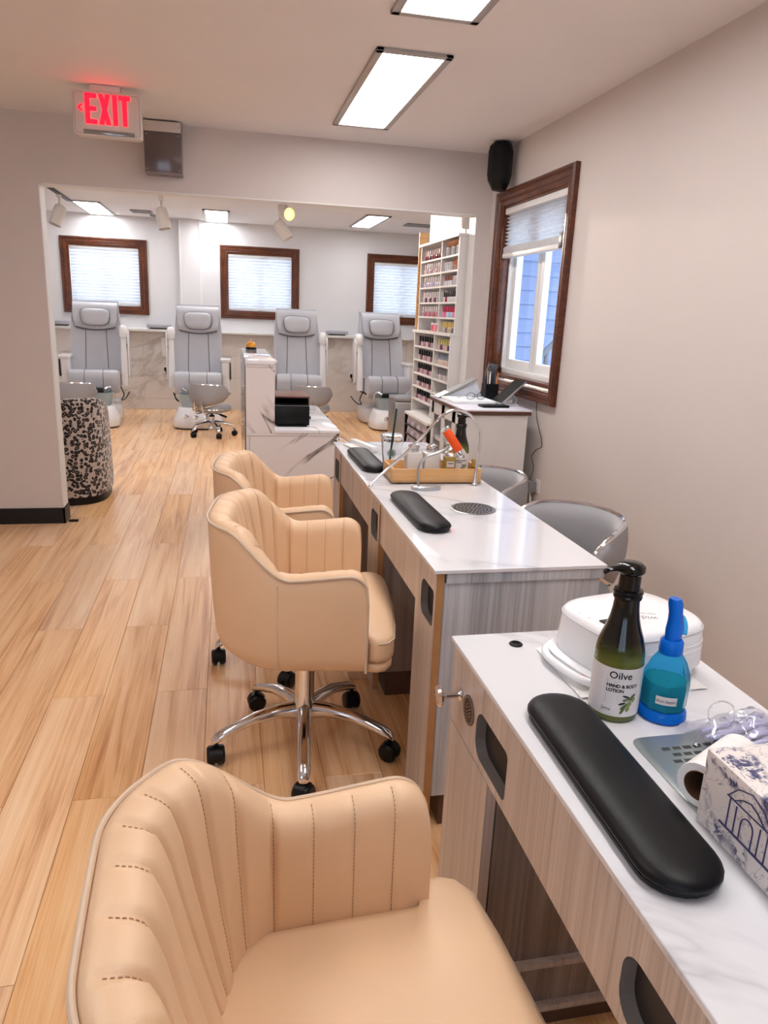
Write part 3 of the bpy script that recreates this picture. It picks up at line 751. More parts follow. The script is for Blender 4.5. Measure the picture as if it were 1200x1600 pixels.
# ================================================================== MANICURE TABLES
def plate_hole(mb, x0, x1, y0, y1, z0, z1, hy0, hy1, hz0, hz1, r=0.03, mats=(0, 1)):
    """vertical board (thickness x0..x1) with a rounded hand-hold cut through it"""
    n = 8; loop = []
    for cx, cz, a in ((hy1-r, hz0+r, -PI/2), (hy1-r, hz1-r, 0), (hy0+r*0.4, hz1-r*0.4, PI/2), (hy0+r*0.4, hz0+r*0.4, PI)):
        rr = r if cx == hy1-r else r*0.4
        for i in range(n): t = a+(PI/2)*i/(n-1); loop.append((cx+rr*math.cos(t), cz+rr*math.sin(t)))
    cy, cz = (hy0+hy1)/2, (hz0+hz1)/2; outer = []
    for (a, c) in loop:
        dy, dz = a-cy, c-cz; ts = []
        if dy > 1e-9: ts.append((y1-cy)/dy)
        if dy < -1e-9: ts.append((y0-cy)/dy)
        if dz > 1e-9: ts.append((z1-cz)/dz)
        if dz < -1e-9: ts.append((z0-cz)/dz)
        tt = min(ts); outer.append((cy+dy*tt, cz+dz*tt))
    for c in ((y0, z0), (y1, z0), (y1, z1), (y0, z1)):      # snap the nearest points onto the corners
        k = min(range(len(outer)), key=lambda i: (outer[i][0]-c[0])**2+(outer[i][1]-c[1])**2); outer[k] = c
    mb.mat(mats[0])
    of = mb.ring([(x0, a, c) for a, c in outer]); lf = mb.ring([(x0, a, c) for a, c in loop])
    lb = mb.ring([(x1, a, c) for a, c in loop]); ob = mb.ring([(x1, a, c) for a, c in outer])
    mb.bridge(of, lf); mb.bridge(lb, ob)
    mb.mat(mats[2] if len(mats) > 2 else mats[0]); mb.bridge(lf, lb)
    mb.mat(mats[1]); mb.bridge(ob, of); mb.mat(0)
M_recess_shade = P('dark recess shade', (40, 37, 36), 0.6)  # dark plate colour stands in for the shade deep inside the hand-holds
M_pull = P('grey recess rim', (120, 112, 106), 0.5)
def table_top(t, x0, x1, y0, y1):
    b = MB(); b.box(x0, x1, y0, y1, 0.750, 0.760); b.build('marble_top', M_top, t, bevel=0.0012, seg=1)
    b = MB(); b.box(x0+0.034, x1-0.004, y0+0.004, y1-0.004, 0.723, 0.7495); b.build('top_board', M_woodgrey, t, smooth=False)
def cabinet_column(t, x0, x1, y0, y1, front=True, ztop=0.722, hole=None, dark=None):
    """narrow full-depth cabinet with a hand-hold door on its front"""
    b = MB(); b.box(x0+0.022, x1, y0+0.002, y1-0.002, 0.10, ztop); b.build('cabinet_side', dark or M_woodgrey, t, smooth=False)
    b = MB(); b.box(x0+0.05, x1-0.03, y0+0.01, y1-0.01, 0.0, 0.10); b.build('toe_kick', M_toe, t, smooth=False)
    b = MB()
    zs_ = hole[2]-0.035
    plate_hole(b, x0, x0+0.02, y0, y1, zs_, 0.7495, *hole, mats=(0, 1, 2)); b.box(x0, x0+0.02, y0, y1, 0.035, zs_)
    for yy in (y0-0.0004, y1-0.0016): b.mat(1).box(x0+0.0002, x0+0.0204, yy, yy+0.002, 0.036, ztop-0.001)
    b.build('door', [M_woodfront, M_edge, M_pull], t, smooth=False)
    if hole:
        b = MB(); b.box(x0+0.0202, x0+0.0218, hole[0]-0.01, hole[1]+0.01, hole[2]-0.01, hole[3]+0.01); b.build('recess', M_recess_shade, t, smooth=False)
def apron(t, x0, y0, y1, z0, z1, mat=None):
    b = MB(); b.box(x0, x0+0.02, y0, y1, z0, z1); b.build('drawer_front', mat or M_woodfront, t, smooth=False)
# middle table
T2 = thing('manicure_table', 'white marble topped manicure table in the middle, wooden tray at its far end', 'table', (0.73, 2.085, 0), 0, 'manicure tables along the right wall')
T3 = thing('manicure_table', 'white marble topped manicure table farthest away, with a clear cup on it', 'table', (0.73, 3.0, 0), 0, 'manicure tables along the right wall')
T1 = thing('manicure_table', 'white marble topped manicure table nearest the camera, with the lotion bottle', 'table', (0.65, 0.775, 0), 0, 'manicure tables along the right wall')
def reparent(t):
    for c in t.children: c.location = (c.location.x-t.location.x, c.location.y-t.location.y, c.location.z-t.location.z)
x0, x1 = 0.497, 0.966
table_top(T2, x0, x1, 1.63, 2.545)
cabinet_column(T2, x0+0.008, x1-0.012, 1.638, 1.83, hole=(1.655, 1.775, 0.595, 0.695))
cabinet_column(T2, x0+0.008, x1-0.012, 2.352, 2.54, hole=(2.375, 2.495, 0.595, 0.695), dark=M_wooddark)
apron(T2, x0+0.012, 1.834, 2.348, 0.60, 0.7495)
b = MB(); b.lathe([(0.0735, 0.7603), (0.076, 0.7615), (0.073, 0.763), (0.0685, 0.7628)], 40, c=(0.787, 2.2, 0), cap0=False, cap1=False); b.build('vent_ring', M_steel, T2)
b = MB(); b.lathe([(0.0685, 0.7602), (0.0685, 0.7622), (0.001, 0.7622)], 40, c=(0.787, 2.2, 0), cap1=False); vp = b.build('vent_plate', M_steel, T2)
b = MB()
for rr, nn in ((0.012, 6), (0.024, 12), (0.036, 18), (0.048, 24), (0.060, 30)):
    for k in range(nn):
        a = 2*PI*k/nn; b.cyl((0.787+rr*math.cos(a), 2.2+rr*math.sin(a), 0.7622), (0.787+rr*math.cos(a), 2.2+rr*math.sin(a), 0.7627), 0.0036, n=6)
h = b.build('vent_hole', M_black, T2); h['kind'] = 'stuff'
reparent(T2)
table_top(T3, x0, x1, 2.549, 3.462)
cabinet_column(T3, x0+0.008, x1-0.012, 3.262, 3.456, hole=(3.285, 3.415, 0.595, 0.695), dark=M_wooddark)
apron(T3, x0+0.012, 2.553, 3.258, 0.60, 0.7495)
b = MB(); b.box(0.62, 0.90, 2.553, 2.573, 0.0, 0.722); b.build('end_panel', M_wooddark, T3, smooth=False)
reparent(T3)
# front table: full width drawer front with two hand-holds over two cabinets
x0, x1, y0, y1 = 0.427, 0.872, 0.29, 1.262
table_top(T1, x0, x1, y0, y1)
for (a, c) in ((1.03, 1.256), (0.296, 0.52)):
    b = MB(); b.box(x0+0.029, x1-0.012, a+0.002, c-0.002, 0.04, 0.722); b.build('cabinet_side', M_wooddark, T1, smooth=False)
    b = MB(); b.box(x0+0.05, x1-0.03, a+0.01, c-0.01, 0, 0.04); b.build('toe_kick', M_toe, T1, smooth=False)
    b = MB(); b.box(x0+0.006, x0+0.025, a, c, 0.035, 0.583); b.build('door', M_woodfront, T1, smooth=False)
b = MB()
hz = (0.602, 0.692)
plate_hole(b, x0+0.006, x0+0.026, 0.93, 1.256, 0.586, 0.7495, 0.955, 1.105, *hz, r=0.032, mats=(0, 0, 1))
b.box(x0+0.006, x0+0.026, 0.62, 0.93, 0.586, 0.7495)
plate_hole(b, x0+0.006, x0+0.026, 0.296, 0.62, 0.586, 0.7495, 0.445, 0.59, *hz, r=0.032, mats=(0, 0, 1))
b.build('drawer_front', [M_woodfront, M_pull], T1, smooth=False, weld=True)
for ya_, yb_ in ((0.94, 1.12), (0.43, 0.60)):
    b = MB(); b.box(x0+0.0262, x0+0.0285, ya_, yb_, 0.59, 0.70); b.build('recess', M_recess_shade, T1, smooth=False)
for z in (0.06, 0.168):
    b = MB(); b.box(0.50, 0.84, 1.018, 1.0318, z, z+0.012); b.build('side_rail', M_woodfront, T1, smooth=False)
b = MB(); b.lathe([(0.014, 0), (0.014, 0.004), (0.0065, 0.008), (0.006, 0.030), (0.010, 0.036), (0.019, 0.040), (0.021, 0.045), (0.018, 0.050), (0.001, 0.052)], 24, M=Matrix.Translation((x0+0.006, 1.196, 0.667)) @ Matrix.Rotation(-PI/2, 4, 'Y'), cap1=False); b.build('knob', M_chrome, T1)
gm = Matrix.Translation((x0+0.006, 1.146, 0.662)) @ Matrix.Rotation(-PI/2, 4, 'Y')
M_bronze = P('bronze grille', (130, 112, 100), 0.4, 0.6, vary=0.05)
b = MB(); b.lathe([(0.0285, 0), (0.0285, 0.003), (0.025, 0.004), (0.022, 0.002), (0.001, 0.002)], 32, M=gm, cap1=False); gr = b.build('grille', M_bronze, T1)
b = MB()
for rr, nn in ((0.004, 4), (0.010, 10), (0.016, 16), (0.0205, 20)):
    for k in range(nn):
        a = 2*PI*k/nn; p = gm @ Vector((rr*math.cos(a), rr*math.sin(a), 0.002)); q = gm @ Vector((rr*math.cos(a), rr*math.sin(a), 0.0026)); b.cyl(p, q, 0.0018, n=5)
h = b.build('grille_hole', M_black, T1); h['kind'] = 'stuff'
b = MB(); b.lathe([(0.0125, 0.7603), (0.0135, 0.7615), (0.012, 0.7632), (0.008, 0.7635), (0.0075, 0.7615), (0.001, 0.7612)], 24, c=(0.541, 1.208, 0), cap1=False); b.build('cable_grommet', M_black, T1)
# steel mesh plate let into the top
M_plate = P('grey green steel plate', (178, 188, 188), 0.3, 0.7, vary=0.04)
px0, px1, py0, py1 = 0.588, 0.80, 0.60, 0.872
b = MB(); b.loft([[(x, y, z) for x, y in superell((px1-px0)/2*f, (py1-py0)/2*f, 14, 48, ((px0+px1)/2, (py0+py1)/2))] for f, z in ((1.0, 0.7602), (1.0, 0.7618), (0.985, 0.7626))]); b.build('mesh_plate', M_plate, T1)
b = MB()
for r in range(13):
    for c in range(9):
        xx = px0+0.042+c*0.0175+(0.0088 if r % 2 else 0); yy = py1-0.035-r*0.0155
        b.box(xx-0.0065, xx+0.0065, yy-0.0035, yy+0.0035, 0.7626, 0.7629)
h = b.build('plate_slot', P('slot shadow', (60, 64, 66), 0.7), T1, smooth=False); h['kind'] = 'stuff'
reparent(T1)

# ================================================================== ARM REST CUSHIONS
def armrest(x, y, a, L, w, label, h=0.027):
    t = thing('armrest_cushion', label, 'cushion', (x, y, 0.7605), math.radians(a), 'black arm rest cushions')
    pl = stadium(L/2, w/2, 12, 0.95)
    b = MB(); b.loft([[(px*f, py*(f if f > 0.97 else f), z) for px, py in stadium(L/2-(1-f)*0.06, w/2-(1-f)*0.06, 12, 0.95)] for f, z in ((0.9, 0.0), (0.98, 0.003), (0.98, 0.008))]); b.build('pad_base', M_black, t)
    rings = []
    for d, z in ((0.004, 0.0085), (0.0, 0.013), (0.0, h*0.62), (0.003, h*0.8), (0.010, h*0.95), (0.022, h*1.05), (0.034, h*1.1)):
        rings.append([(px, py, z) for px, py in stadium(L/2-d, w/2-d, 12, 0.95)])
    b = MB(); b.loft(rings); b.build('padding', M_blackm, t, angle=75)
armrest(0.502, 0.775, 88.5, 0.425, 0.104, 'long black arm rest cushion on the nearest table in front of the lotion', 0.027)
armrest(0.588, 2.15, 91, 0.445, 0.10, 'black arm rest cushion beside the round vent on the middle table', 0.027)
armrest(0.568, 2.965, 91, 0.44, 0.098, 'black arm rest cushion on the far table beside the clear cup', 0.027)

# ================================================================== LOTION BOTTLES
M_olive = P('dark olive glass', (70, 84, 22), 0.12, vary=0.04, scale=3, coat=0.6)
M_label = P('bottle label paper', (226, 222, 222), 0.55, vary=0.01)
M_leaf = P('olive leaf print', (92, 108, 62), 0.7); M_leafd = P('dark leaf print', (52, 58, 62), 0.7); M_fruit = P('olive fruit print', (134, 148, 84), 0.7)
def olive_glass():
    mt, nt, bb = newmat('graded olive bottle')
    mp = coords(nt); sx = nt.nodes.new('ShaderNodeSeparateXYZ'); nt.links.new(mp.outputs[0], sx.inputs[0])
    mr = nt.nodes.new('ShaderNodeMapRange'); mr.inputs[1].default_value = 0.10; mr.inputs[2].default_value = 0.145; nt.links.new(sx.outputs[2], mr.inputs[0])
    n = noise(nt, 14, 2, mp.outputs[0]); ad = nt.nodes.new('ShaderNodeMath'); ad.operation = 'MULTIPLY_ADD'; ad.inputs[1].default_value = 0.5; nt.links.new(n.outputs[0], ad.inputs[0]); nt.links.new(mr.outputs[0], ad.inputs[2])
    r = ramp(nt, ad.outputs[0], [(0.25, lin((92, 100, 38))), (0.62, lin((52, 62, 14))), (1.0, lin((8, 10, 4)))])
    nt.links.new(r.outputs[0], bb.inputs['Base Color']); bb.inputs['Roughness'].default_value = 0.12
    return mt
M_oliveg = olive_glass()
def wrap(me, R, cz, a0):
    """bend flat artwork (x right, y up) round a bottle of radius R facing angle a0"""
    for v in me.vertices:
        a = a0+v.co.x/R; v.co = Vector((R*math.cos(a), R*math.sin(a), cz+v.co.y))
    me.update(); return me
def flat_mesh(polys, mat, name):
    b = MB()
    for p in polys: b.face(b.ring([(x, y, 0) for x, y in p]))
    return b.mesh(name, mat, smooth=False)
def ell(cx, cy, a, c, rot, n=12): return [(cx+a*math.cos(t)*math.cos(rot)-c*math.sin(t)*math.sin(rot), cy+a*math.cos(t)*math.sin(rot)+c*math.sin(t)*math.cos(rot)) for t in [2*PI*k/n for k in range(n)]]
def lotion(x, y, z, face, label, s=1.0, pump=None):
    t = thing('lotion_bottle', label, 'bottle', (x, y, z), 0, 'olive lotion bottles')
    R = 0.0385*s
    H = 0.25*s
    prof = [(R*0.9, 0), (R*0.98, 0.003), (R, 0.008), (R, 0.10*s), (R*0.985, 0.112*s), (R*0.93, 0.124*s), (R*0.82, 0.138*s), (R*0.69, 0.152*s), (R*0.585, 0.167*s), (R*0.53, 0.181*s), (R*0.505, 0.192*s), (R*0.5, 0.198*s)]
    b = MB(); b.lathe(prof, 48); b.build('bottle_body', M_oliveg, t)
    b = MB(); b.lathe([(R*0.5, 0.198*s), (R*0.56, 0.199*s), (R*0.58, 0.203*s), (R*0.54, 0.206*s), (R*0.6, 0.209*s), (R*0.56, 0.213*s), (R*0.44, 0.214*s), (R*0.43, 0.238*s), (R*0.5, 0.240*s), (R*0.56, 0.244*s), (R*0.55, 0.251*s), (R*0.42, 0.2555*s), (0.002, 0.257*s)], 32, cap0=True); pm = b.build('pump', M_gloss, t)
    pa = face+math.radians(-68) if pump is None else pump
    c, q = math.cos(pa), math.sin(pa)
    rings = []
    for r, w, hh, zz in ((R*0.3, 0.011*s, 0.006*s, 0.249*s), (R*0.75, 0.008*s, 0.004*s, 0.2495*s), (R*1.1, 0.0055*s, 0.003*s, 0.2485*s), (R*1.25, 0.0045*s, 0.003*s, 0.2455*s), (R*1.28, 0.003*s, 0.002*s, 0.244*s)):
        rings.append([(r*c-w*math.cos(a)*q, r*q+w*math.cos(a)*c, zz+hh*math.sin(a)) for a in [2*PI*k/10 for k in range(10)]])
    b = MB(); b.loft(rings); b.build('spout', M_gloss, t)
    n = 40; A = math.radians(112); RL = R+0.0004
    b = MB(); b.grid([[(RL*math.cos(face-A+2*A*i/n), RL*math.sin(face-A+2*A*i/n), zz) for i in range(n+1)] for zz in (0.012*s, 0.055*s, 0.094*s)]); lb = b.build('paper_label', M_label, t)
    RT = RL+0.0003
    for body, size, u, v, sp, off, al in (('Oilve', 0.0165, 0.004, 0.082, 1.0, 0.0002, 'CENTER'), ('HAND & BODY', 0.0076, -0.0165, 0.0645, 0.95, 0.0003, 'LEFT'), ('LOTION', 0.0076, -0.0165, 0.0565, 0.95, 0.0003, 'LEFT'), ('Jette', 0.008, -0.013, 0.0235, 1.0, 0.0, 'CENTER')):
        me = text_mesh(body, size*s, M_ink, 0, off, al, sp)
        for w_ in me.vertices: w_.co.x += u*s; w_.co.y += v*s
        link('lettering', wrap(me, RT, 0, face), lb)
    lines = [[(-0.0165*s, (0.0725-0.0022*k)*s), ((0.002-0.004*k)*s, (0.0725-0.0022*k)*s), ((0.002-0.004*k)*s, (0.0733-0.0022*k)*s), (-0.0165*s, (0.0733-0.0022*k)*s)] for k in range(2)]
    lines += [[(-0.0165*s, (0.049-0.0026*k)*s), ((0.006-0.003*(k % 2))*s, (0.049-0.0026*k)*s), ((0.006-0.003*(k % 2))*s, (0.0496-0.0026*k)*s), (-0.0165*s, (0.0496-0.0026*k)*s)] for k in range(6)]
    me = flat_mesh(lines, P('grey print', (110, 110, 110), 0.6), 'fine_print'); link('fine_print', wrap(me, RT, 0, face), lb)
    for polys, mt in (([ell(0.015, 0.031, 0.0085, 0.0026, 0.7), ell(0.019, 0.042, 0.0085, 0.0026, 0.15), ell(0.0125, 0.024, 0.0075, 0.0024, 1.1), ell(0.027, 0.047, 0.007, 0.0022, 0.6)], M_leaf),
                      ([ell(0.016, 0.0475, 0.0065, 0.0018, -0.3), ell(0.0105, 0.0355, 0.006, 0.002, 0.3)], M_leafd),
                      ([ell(0.0225, 0.0345, 0.0052, 0.0040, 0.9), ell(0.0205, 0.0265, 0.0050, 0.0036, 1.2), ell(0.0295, 0.0415, 0.0046, 0.0032, 1.0)], M_fruit)):
        me = flat_mesh([[(px*s, py*s) for px, py in p] for p in polys], mt, 'olive_print')
        link('olive_print', wrap(me, RT+0.0002*(1+[M_leaf, M_leafd, M_fruit].index(mt)), 0, face), lb)
    return t
lotion(0.605, 0.952, 0.7605, math.radians(-118), 'large olive green pump bottle of hand lotion on the nearest table', 1.0, pump=math.radians(188))

# ================================================================== SPRAY BOTTLE
M_blue = P('translucent blue plastic', (10, 126, 245), 0.12, trans=0.35, ior=1.3, vary=0.03)
M_bluec = P('pale blue bottle plastic', (70, 190, 245), 0.08, trans=0.75, ior=1.1, vary=0.02)
M_liq = P('green antiseptic liquid', (0, 172, 140), 0.1, trans=0.1, ior=1.33, vary=0.04)
sp = thing('spray_bottle', 'blue spray bottle of green antiseptic beside the large lotion bottle', 'bottle', (0.681, 0.932, 0.7605), math.radians(20))
b = MB(); b.lathe([(0.035, 0.0), (0.0385, 0.004), (0.0375, 0.014), (0.034, 0.019)], 32); b.build('base_cup', M_blue, sp)
b = MB(); b.lathe([(0.0345, 0.0192), (0.0362, 0.022), (0.0372, 0.058), (0.0355, 0.076), (0.0275, 0.096), (0.019, 0.109), (0.016, 0.113)], 8, cap1=False); b.build('bottle_body', M_bluec, sp, angle=30)
b = MB(); b.lathe([(0.0330, 0.0205), (0.0340, 0.058), (0.0325, 0.064)], 8); b.build('liquid', M_liq, sp, angle=30)
b = MB(); b.lathe([(0.0175, 0.110), (0.0185, 0.113), (0.0180, 0.130), (0.0150, 0.134)], 20); b.build('collar', M_blue, sp)
b = MB(); b.loft([[(x+ox, y, z) for x, y in superell(a, c, 3, 20)] for a, c, ox, z in ((0.013, 0.010, 0, 0.1345), (0.015, 0.011, 0.002, 0.150), (0.012, 0.010, 0.001, 0.165), (0.0095, 0.0095, -0.002, 0.178), (0.0105, 0.010, -0.006, 0.195), (0.008, 0.008, -0.008, 0.203))]); b.build('spray_head', M_blue, sp)
b = MB(); b.tube(catmull([(0.006, 0, 0.170), (0.018, 0, 0.166), (0.028, 0, 0.15), (0.030, 0, 0.135)], 5), [0.004]*16, 8); b.build('trigger', M_bluec, sp)
fa = math.radians(-118-20)
b = MB(); b.grid([[(0.0385*math.cos(fa+q), 0.0385*math.sin(fa+q), z) for q in [-0.42+0.84*i/6 for i in range(7)]] for z in (0.036, 0.050)]); lb = b.build('paper_label', M_label, sp)
me = text_mesh('Anti-Septic', 0.0068, M_ink)
for v in me.vertices: v.co.y += 0.0425
link('lettering', wrap(me, 0.0389, 0, fa), lb)

# ================================================================== NAIL LAMP
M_lampw = P('glossy white lamp plastic', (240, 241, 244), 0.2, vary=0.01)
nl = thing('nail_lamp', 'white rounded nail curing lamp behind the lotion bottle', 'nail lamp', (0.712, 1.107, 0.7640), math.radians(12))
b = MB(); b.loft([[(x, y, z) for x, y in superell(a, c, e, 48, (ox, oy))] for a, c, e, ox, oy, z in ((0.114, 0.100, 3.2, -0.008, 0.004, 0.0), (0.120, 0.105, 3.2, -0.008, 0.004, 0.004), (0.120, 0.105, 3.2, -0.008, 0.004, 0.016), (0.114, 0.099, 3.2, -0.008, 0.004, 0.020))]); b.build('base_tray', M_lampw, nl, angle=50)
rings = []
for a, c, z in ((0.118, 0.100, 0.0205), (0.119, 0.101, 0.03), (0.1165, 0.0985, 0.065), (0.1145, 0.0965, 0.088), (0.111, 0.093, 0.0965), (0.103, 0.085, 0.1005), (0.06, 0.05, 0.103)):
    rings.append([(x, y, z) for x, y in superell(a, c, 3.4, 56, (0.006, 0))])
b = MB(); b.loft(rings); hood = b.build('hood', M_lampw, nl, angle=60)
b = MB(); b.tube([(0.006+x, y, 0.0885) for x, y in superell(0.1152, 0.0972, 3.4, 56)], 0.0011, 5, closed=True); b.build('top_seam', P('lamp seam', (200, 200, 206), 0.4), nl)
for z in (0.045, 0.055, 0.065):
    b = MB(); b.tube([(0.006+x, y, z) for x, y in superell(0.1178-0.001*(z/0.05), 0.0998-0.001*(z/0.05), 3.4, 56)][40:54], 0.0012, 5); b.build('side_rib', M_lampw, nl)
hl = [(x-0.012, y, 0.012) for x, y in superell(0.130, 0.100, 3.0, 48)]
b = MB(); b.tube([hl[i] for i in range(15, 34)], 0.0075, 10); b.build('carry_handle', M_lampw, nl)
b = MB(); b.box(-0.086, -0.058, -0.040, -0.018, 0.0995, 0.1032); b.build('display', M_black, nl, bevel=0.001)
for k, bx in enumerate((-0.098, -0.094, -0.088)):
    me = text_mesh(('30s', '60s', '99s')[k], 0.0052, P('grey print', (110, 110, 110), 0.6)); link('lettering', me, nl, loc=(bx, 0.020-0.022*k, 0.1012), rot=(0, 0, PI))
me = text_mesh('widdin', 0.021, P('grey lamp print', (120, 120, 124), 0.6)); link('lettering', me, nl, loc=(-0.002, -0.034, 0.1034), rot=(0, 0, PI-0.5))
me = text_mesh('MINI LED LAMP', 0.0075, P('grey lamp print', (120, 120, 124), 0.6)); link('lettering', me, nl, loc=(0.010, -0.018, 0.1034), rot=(0, 0, PI-0.5))
b = MB(); b.box(-0.128, -0.122, -0.052, -0.036, 0.004, 0.014); b.build('red_sticker', P('red sticker', (205, 40, 48), 0.4), nl, smooth=False)
# paper towel under the lamp
M_towel = P('embossed paper towel', (238, 237, 236), 0.85, vary=0.02, bmp=0.6, bscale=260)
b = MB(); rows = []
for i in range(25):
    rows.append([(0.572+0.24*i/24, 0.995+0.19*j/18, 0.7606+0.0012*(1+math.sin(i*0.9)*math.cos(j*0.7))) for j in range(19)])
b.grid(rows); tag(b.build('paper_towel', M_towel), 'white embossed paper towel lying under the nail lamp', 'paper towel')

# ================================================================== TOILE BOX, ROLL, BAG
def toile():
    mt, nt, bb = newmat('blue toile print')
    mp = coords(nt)
    n1 = noise(nt, 34, 4, mp.outputs[0], 0.65, 0.6); n2 = noise(nt, 12, 1, mp.outputs[0]); n3 = noise(nt, 130, 3, mp.outputs[0], 0.7)
    k1 = ramp(nt, n2.outputs[0], [(0.47, (0, 0, 0)), (0.53, (1, 1, 1))]); k2 = ramp(nt, n1.outputs[0], [(0.45, (0, 0, 0)), (0.49, (1, 1, 1))]); k3 = ramp(nt, n3.outputs[0], [(0.36, (0, 0, 0)), (0.50, (1, 1, 1))])
    a = nt.nodes.new('ShaderNodeMath'); a.operation = 'MULTIPLY'; nt.links.new(k1.outputs[0], a.inputs[0]); nt.links.new(k2.outputs[0], a.inputs[1])
    c = nt.nodes.new('ShaderNodeMath'); c.operation = 'MULTIPLY'; nt.links.new(a.outputs[0], c.inputs[0]); nt.links.new(k3.outputs[0], c.inputs[1])
    # loose tendrils
    n4 = noise(nt, 22, 3, mp.outputs[0], 0.6, 1.5); s = nt.nodes.new('ShaderNodeMath'); s.operation = 'SUBTRACT'; s.inputs[1].default_value = 0.5; nt.links.new(n4.outputs[0], s.inputs[0])
    ab = nt.nodes.new('ShaderNodeMath'); ab.operation = 'ABSOLUTE'; nt.links.new(s.outputs[0], ab.inputs[0])
    k4 = ramp(nt, ab.outputs[0], [(0.0, (0.8, 0.8, 0.8)), (0.011, (0, 0, 0))])
    g4 = nt.nodes.new('ShaderNodeMath'); g4.operation = 'MULTIPLY'; nt.links.new(k4.outputs[0], g4.inputs[0]); nt.links.new(k3.outputs[0], g4.inputs[1])
    mx2 = nt.nodes.new('ShaderNodeMath'); mx2.operation = 'MAXIMUM'; nt.links.new(c.outputs[0], mx2.inputs[0]); nt.links.new(g4.outputs[0], mx2.inputs[1])
    mx = nt.nodes.new('ShaderNodeMix'); mx.data_type = 'RGBA'; mx.inputs[6].default_value = (*lin((226, 219, 216)), 1); mx.inputs[7].default_value = (*lin((58, 60, 104)), 1)
    nt.links.new(mx2.outputs[0], mx.inputs[0]); nt.links.new(mx.outputs[2], bb.inputs['Base Color']); bb.inputs['Roughness'].default_value = 0.55
    return mt
M_toile = toile(); M_navy = P('navy print ink', (62, 64, 106), 0.6)
bx = thing('toile_box', 'white box printed with blue toile trees and pavilions at the table edge', 'box', (0.578, 0.40, 0.7630), 0)
b = MB(); b.box(0, 0.20, 0, 0.29, 0, 0.102); b.build('box_body', M_toile, bx, bevel=0.002)
b = MB(); X = -0.0006
def stroke(pts, r=0.0009): b.tube([(X, y, z) for y, z in pts], r, 4)
cy, cz = 0.205, 0.030
stroke([(cy-0.032, cz), (cy-0.032, cz+0.04)]); stroke([(cy+0.032, cz), (cy+0.032, cz+0.04)]); stroke([(cy-0.020, cz), (cy-0.020, cz+0.036)]); stroke([(cy+0.020, cz), (cy+0.020, cz+0.036)])
stroke([(cy-0.038, cz+0.04), (cy+0.038, cz+0.04)]); stroke([(cy-0.036, cz+0.041), (cy-0.022, cz+0.058), (cy, cz+0.066), (cy+0.022, cz+0.058), (cy+0.036, cz+0.041)])
stroke([(cy-0.010, cz)]+[(cy-0.010*math.cos(a), cz+0.022+0.010*math.sin(a)) for a in [PI*k/8 for k in range(9)]]+[(cy+0.010, cz)]); stroke([(cy-0.044, cz-0.001), (cy+0.044, cz-0.001)], 0.0014)
stroke([(cy-0.026, cz+0.04), (cy-0.012, cz+0.05), (cy, cz+0.054), (cy+0.012, cz+0.05), (cy+0.026, cz+0.04)])
b.build('pavilion_print', M_navy, bx)
rl = thing('paper_roll', 'small white paper roll lying beside the toile box', 'paper roll', (0.640, 0.735, 0.7640), math.radians(-62))
Q = Matrix.Translation((0, -0.055, 0.031)) @ Matrix.Rotation(-PI/2, 4, 'X')
b = MB(); b.lathe([(0.0305, 0), (0.0305, 0.115), (0.021, 0.1155), (0.0205, 0.0), (0.0305, 0)], 32, M=Q, cap0=False, cap1=False); b.build('rolled_paper', M_towel, rl)
b = MB(); b.lathe([(0.0204, -0.001), (0.0204, 0.114), (0.0195, 0.114), (0.0195, -0.001), (0.0204, -0.001)], 28, M=Q, cap0=False, cap1=False); b.build('cardboard_core', P('brown cardboard', (96, 66, 44), 0.8), rl)
# crumpled clear bag
bg = thing('plastic_bag', 'crumpled clear plastic bag of sticks on the steel mesh plate', 'plastic bag', (0.770, 0.842, 0.7645), math.radians(12))
def bagmat():
    mt, nt, bb = newmat('crinkled clear film')
    mp = coords(nt); n = noise(nt, 60, 4, mp.outputs[0], 0.6, 1.0); bump(nt, bb, n.outputs[0], 1.0, 0.006)
    bb.inputs['Base Color'].default_value = (0.86, 0.88, 1.0, 1); bb.inputs['Roughness'].default_value = 0.08; bb.inputs['Transmission Weight'].default_value = 1.0; bb.inputs['IOR'].default_value = 1.12
    bb.inputs['Specular IOR Level'].default_value = 0.9
    bb.inputs['Coat Weight'].default_value = 1.0; bb.inputs['Coat IOR'].default_value = 1.6
    return mt
M_bag = bagmat()
rg = random.Random(3)
n, mrow = 30, 20; rows_t = []
for side in (1, 0):
    rws = []
    for i in range(n+1):
        u = -1+2*i/n; r = []
        for j in range(mrow+1):
            v = -1+2*j/mrow; env = max(0, 1-abs(u)**3)*max(0, 1-abs(v)**3)
            zz = 0.003+(0.036*env*(0.6+0.4*math.sin(u*5+v*3)*math.cos(v*7-u*2)) + rg.uniform(-0.003, 0.003)*env if side else 0.0)
            r.append((u*0.090*(1+0.06*math.sin(v*6)), v*0.060*(1+0.1*math.sin(u*7)), max(0.0015, zz)))
        rws.append(r)
    rows_t.append(rws)
b = MB(); b.grid(rows_t[0]); b.build('film', M_bag, bg)
b = MB(); b.tube(catmull([(-0.045, 0.03, 0.012), (-0.048, 0.035, 0.040), (-0.028, 0.032, 0.052), (-0.006, 0.026, 0.040), (-0.004, 0.024, 0.012)], 6), 0.0014, 6); b.build('hang_loop', M_clearp, bg)
M_lil = P('lilac sticks', (214, 212, 236), 0.3)
for k in range(6):
    b = MB(); b.tube([(-0.070, -0.026+k*0.010, 0.007+0.004*(k % 2)), (0.066, -0.022+k*0.010, 0.008+0.004*(k % 2))], 0.0038, 8); b.build('stick', M_lil, bg)

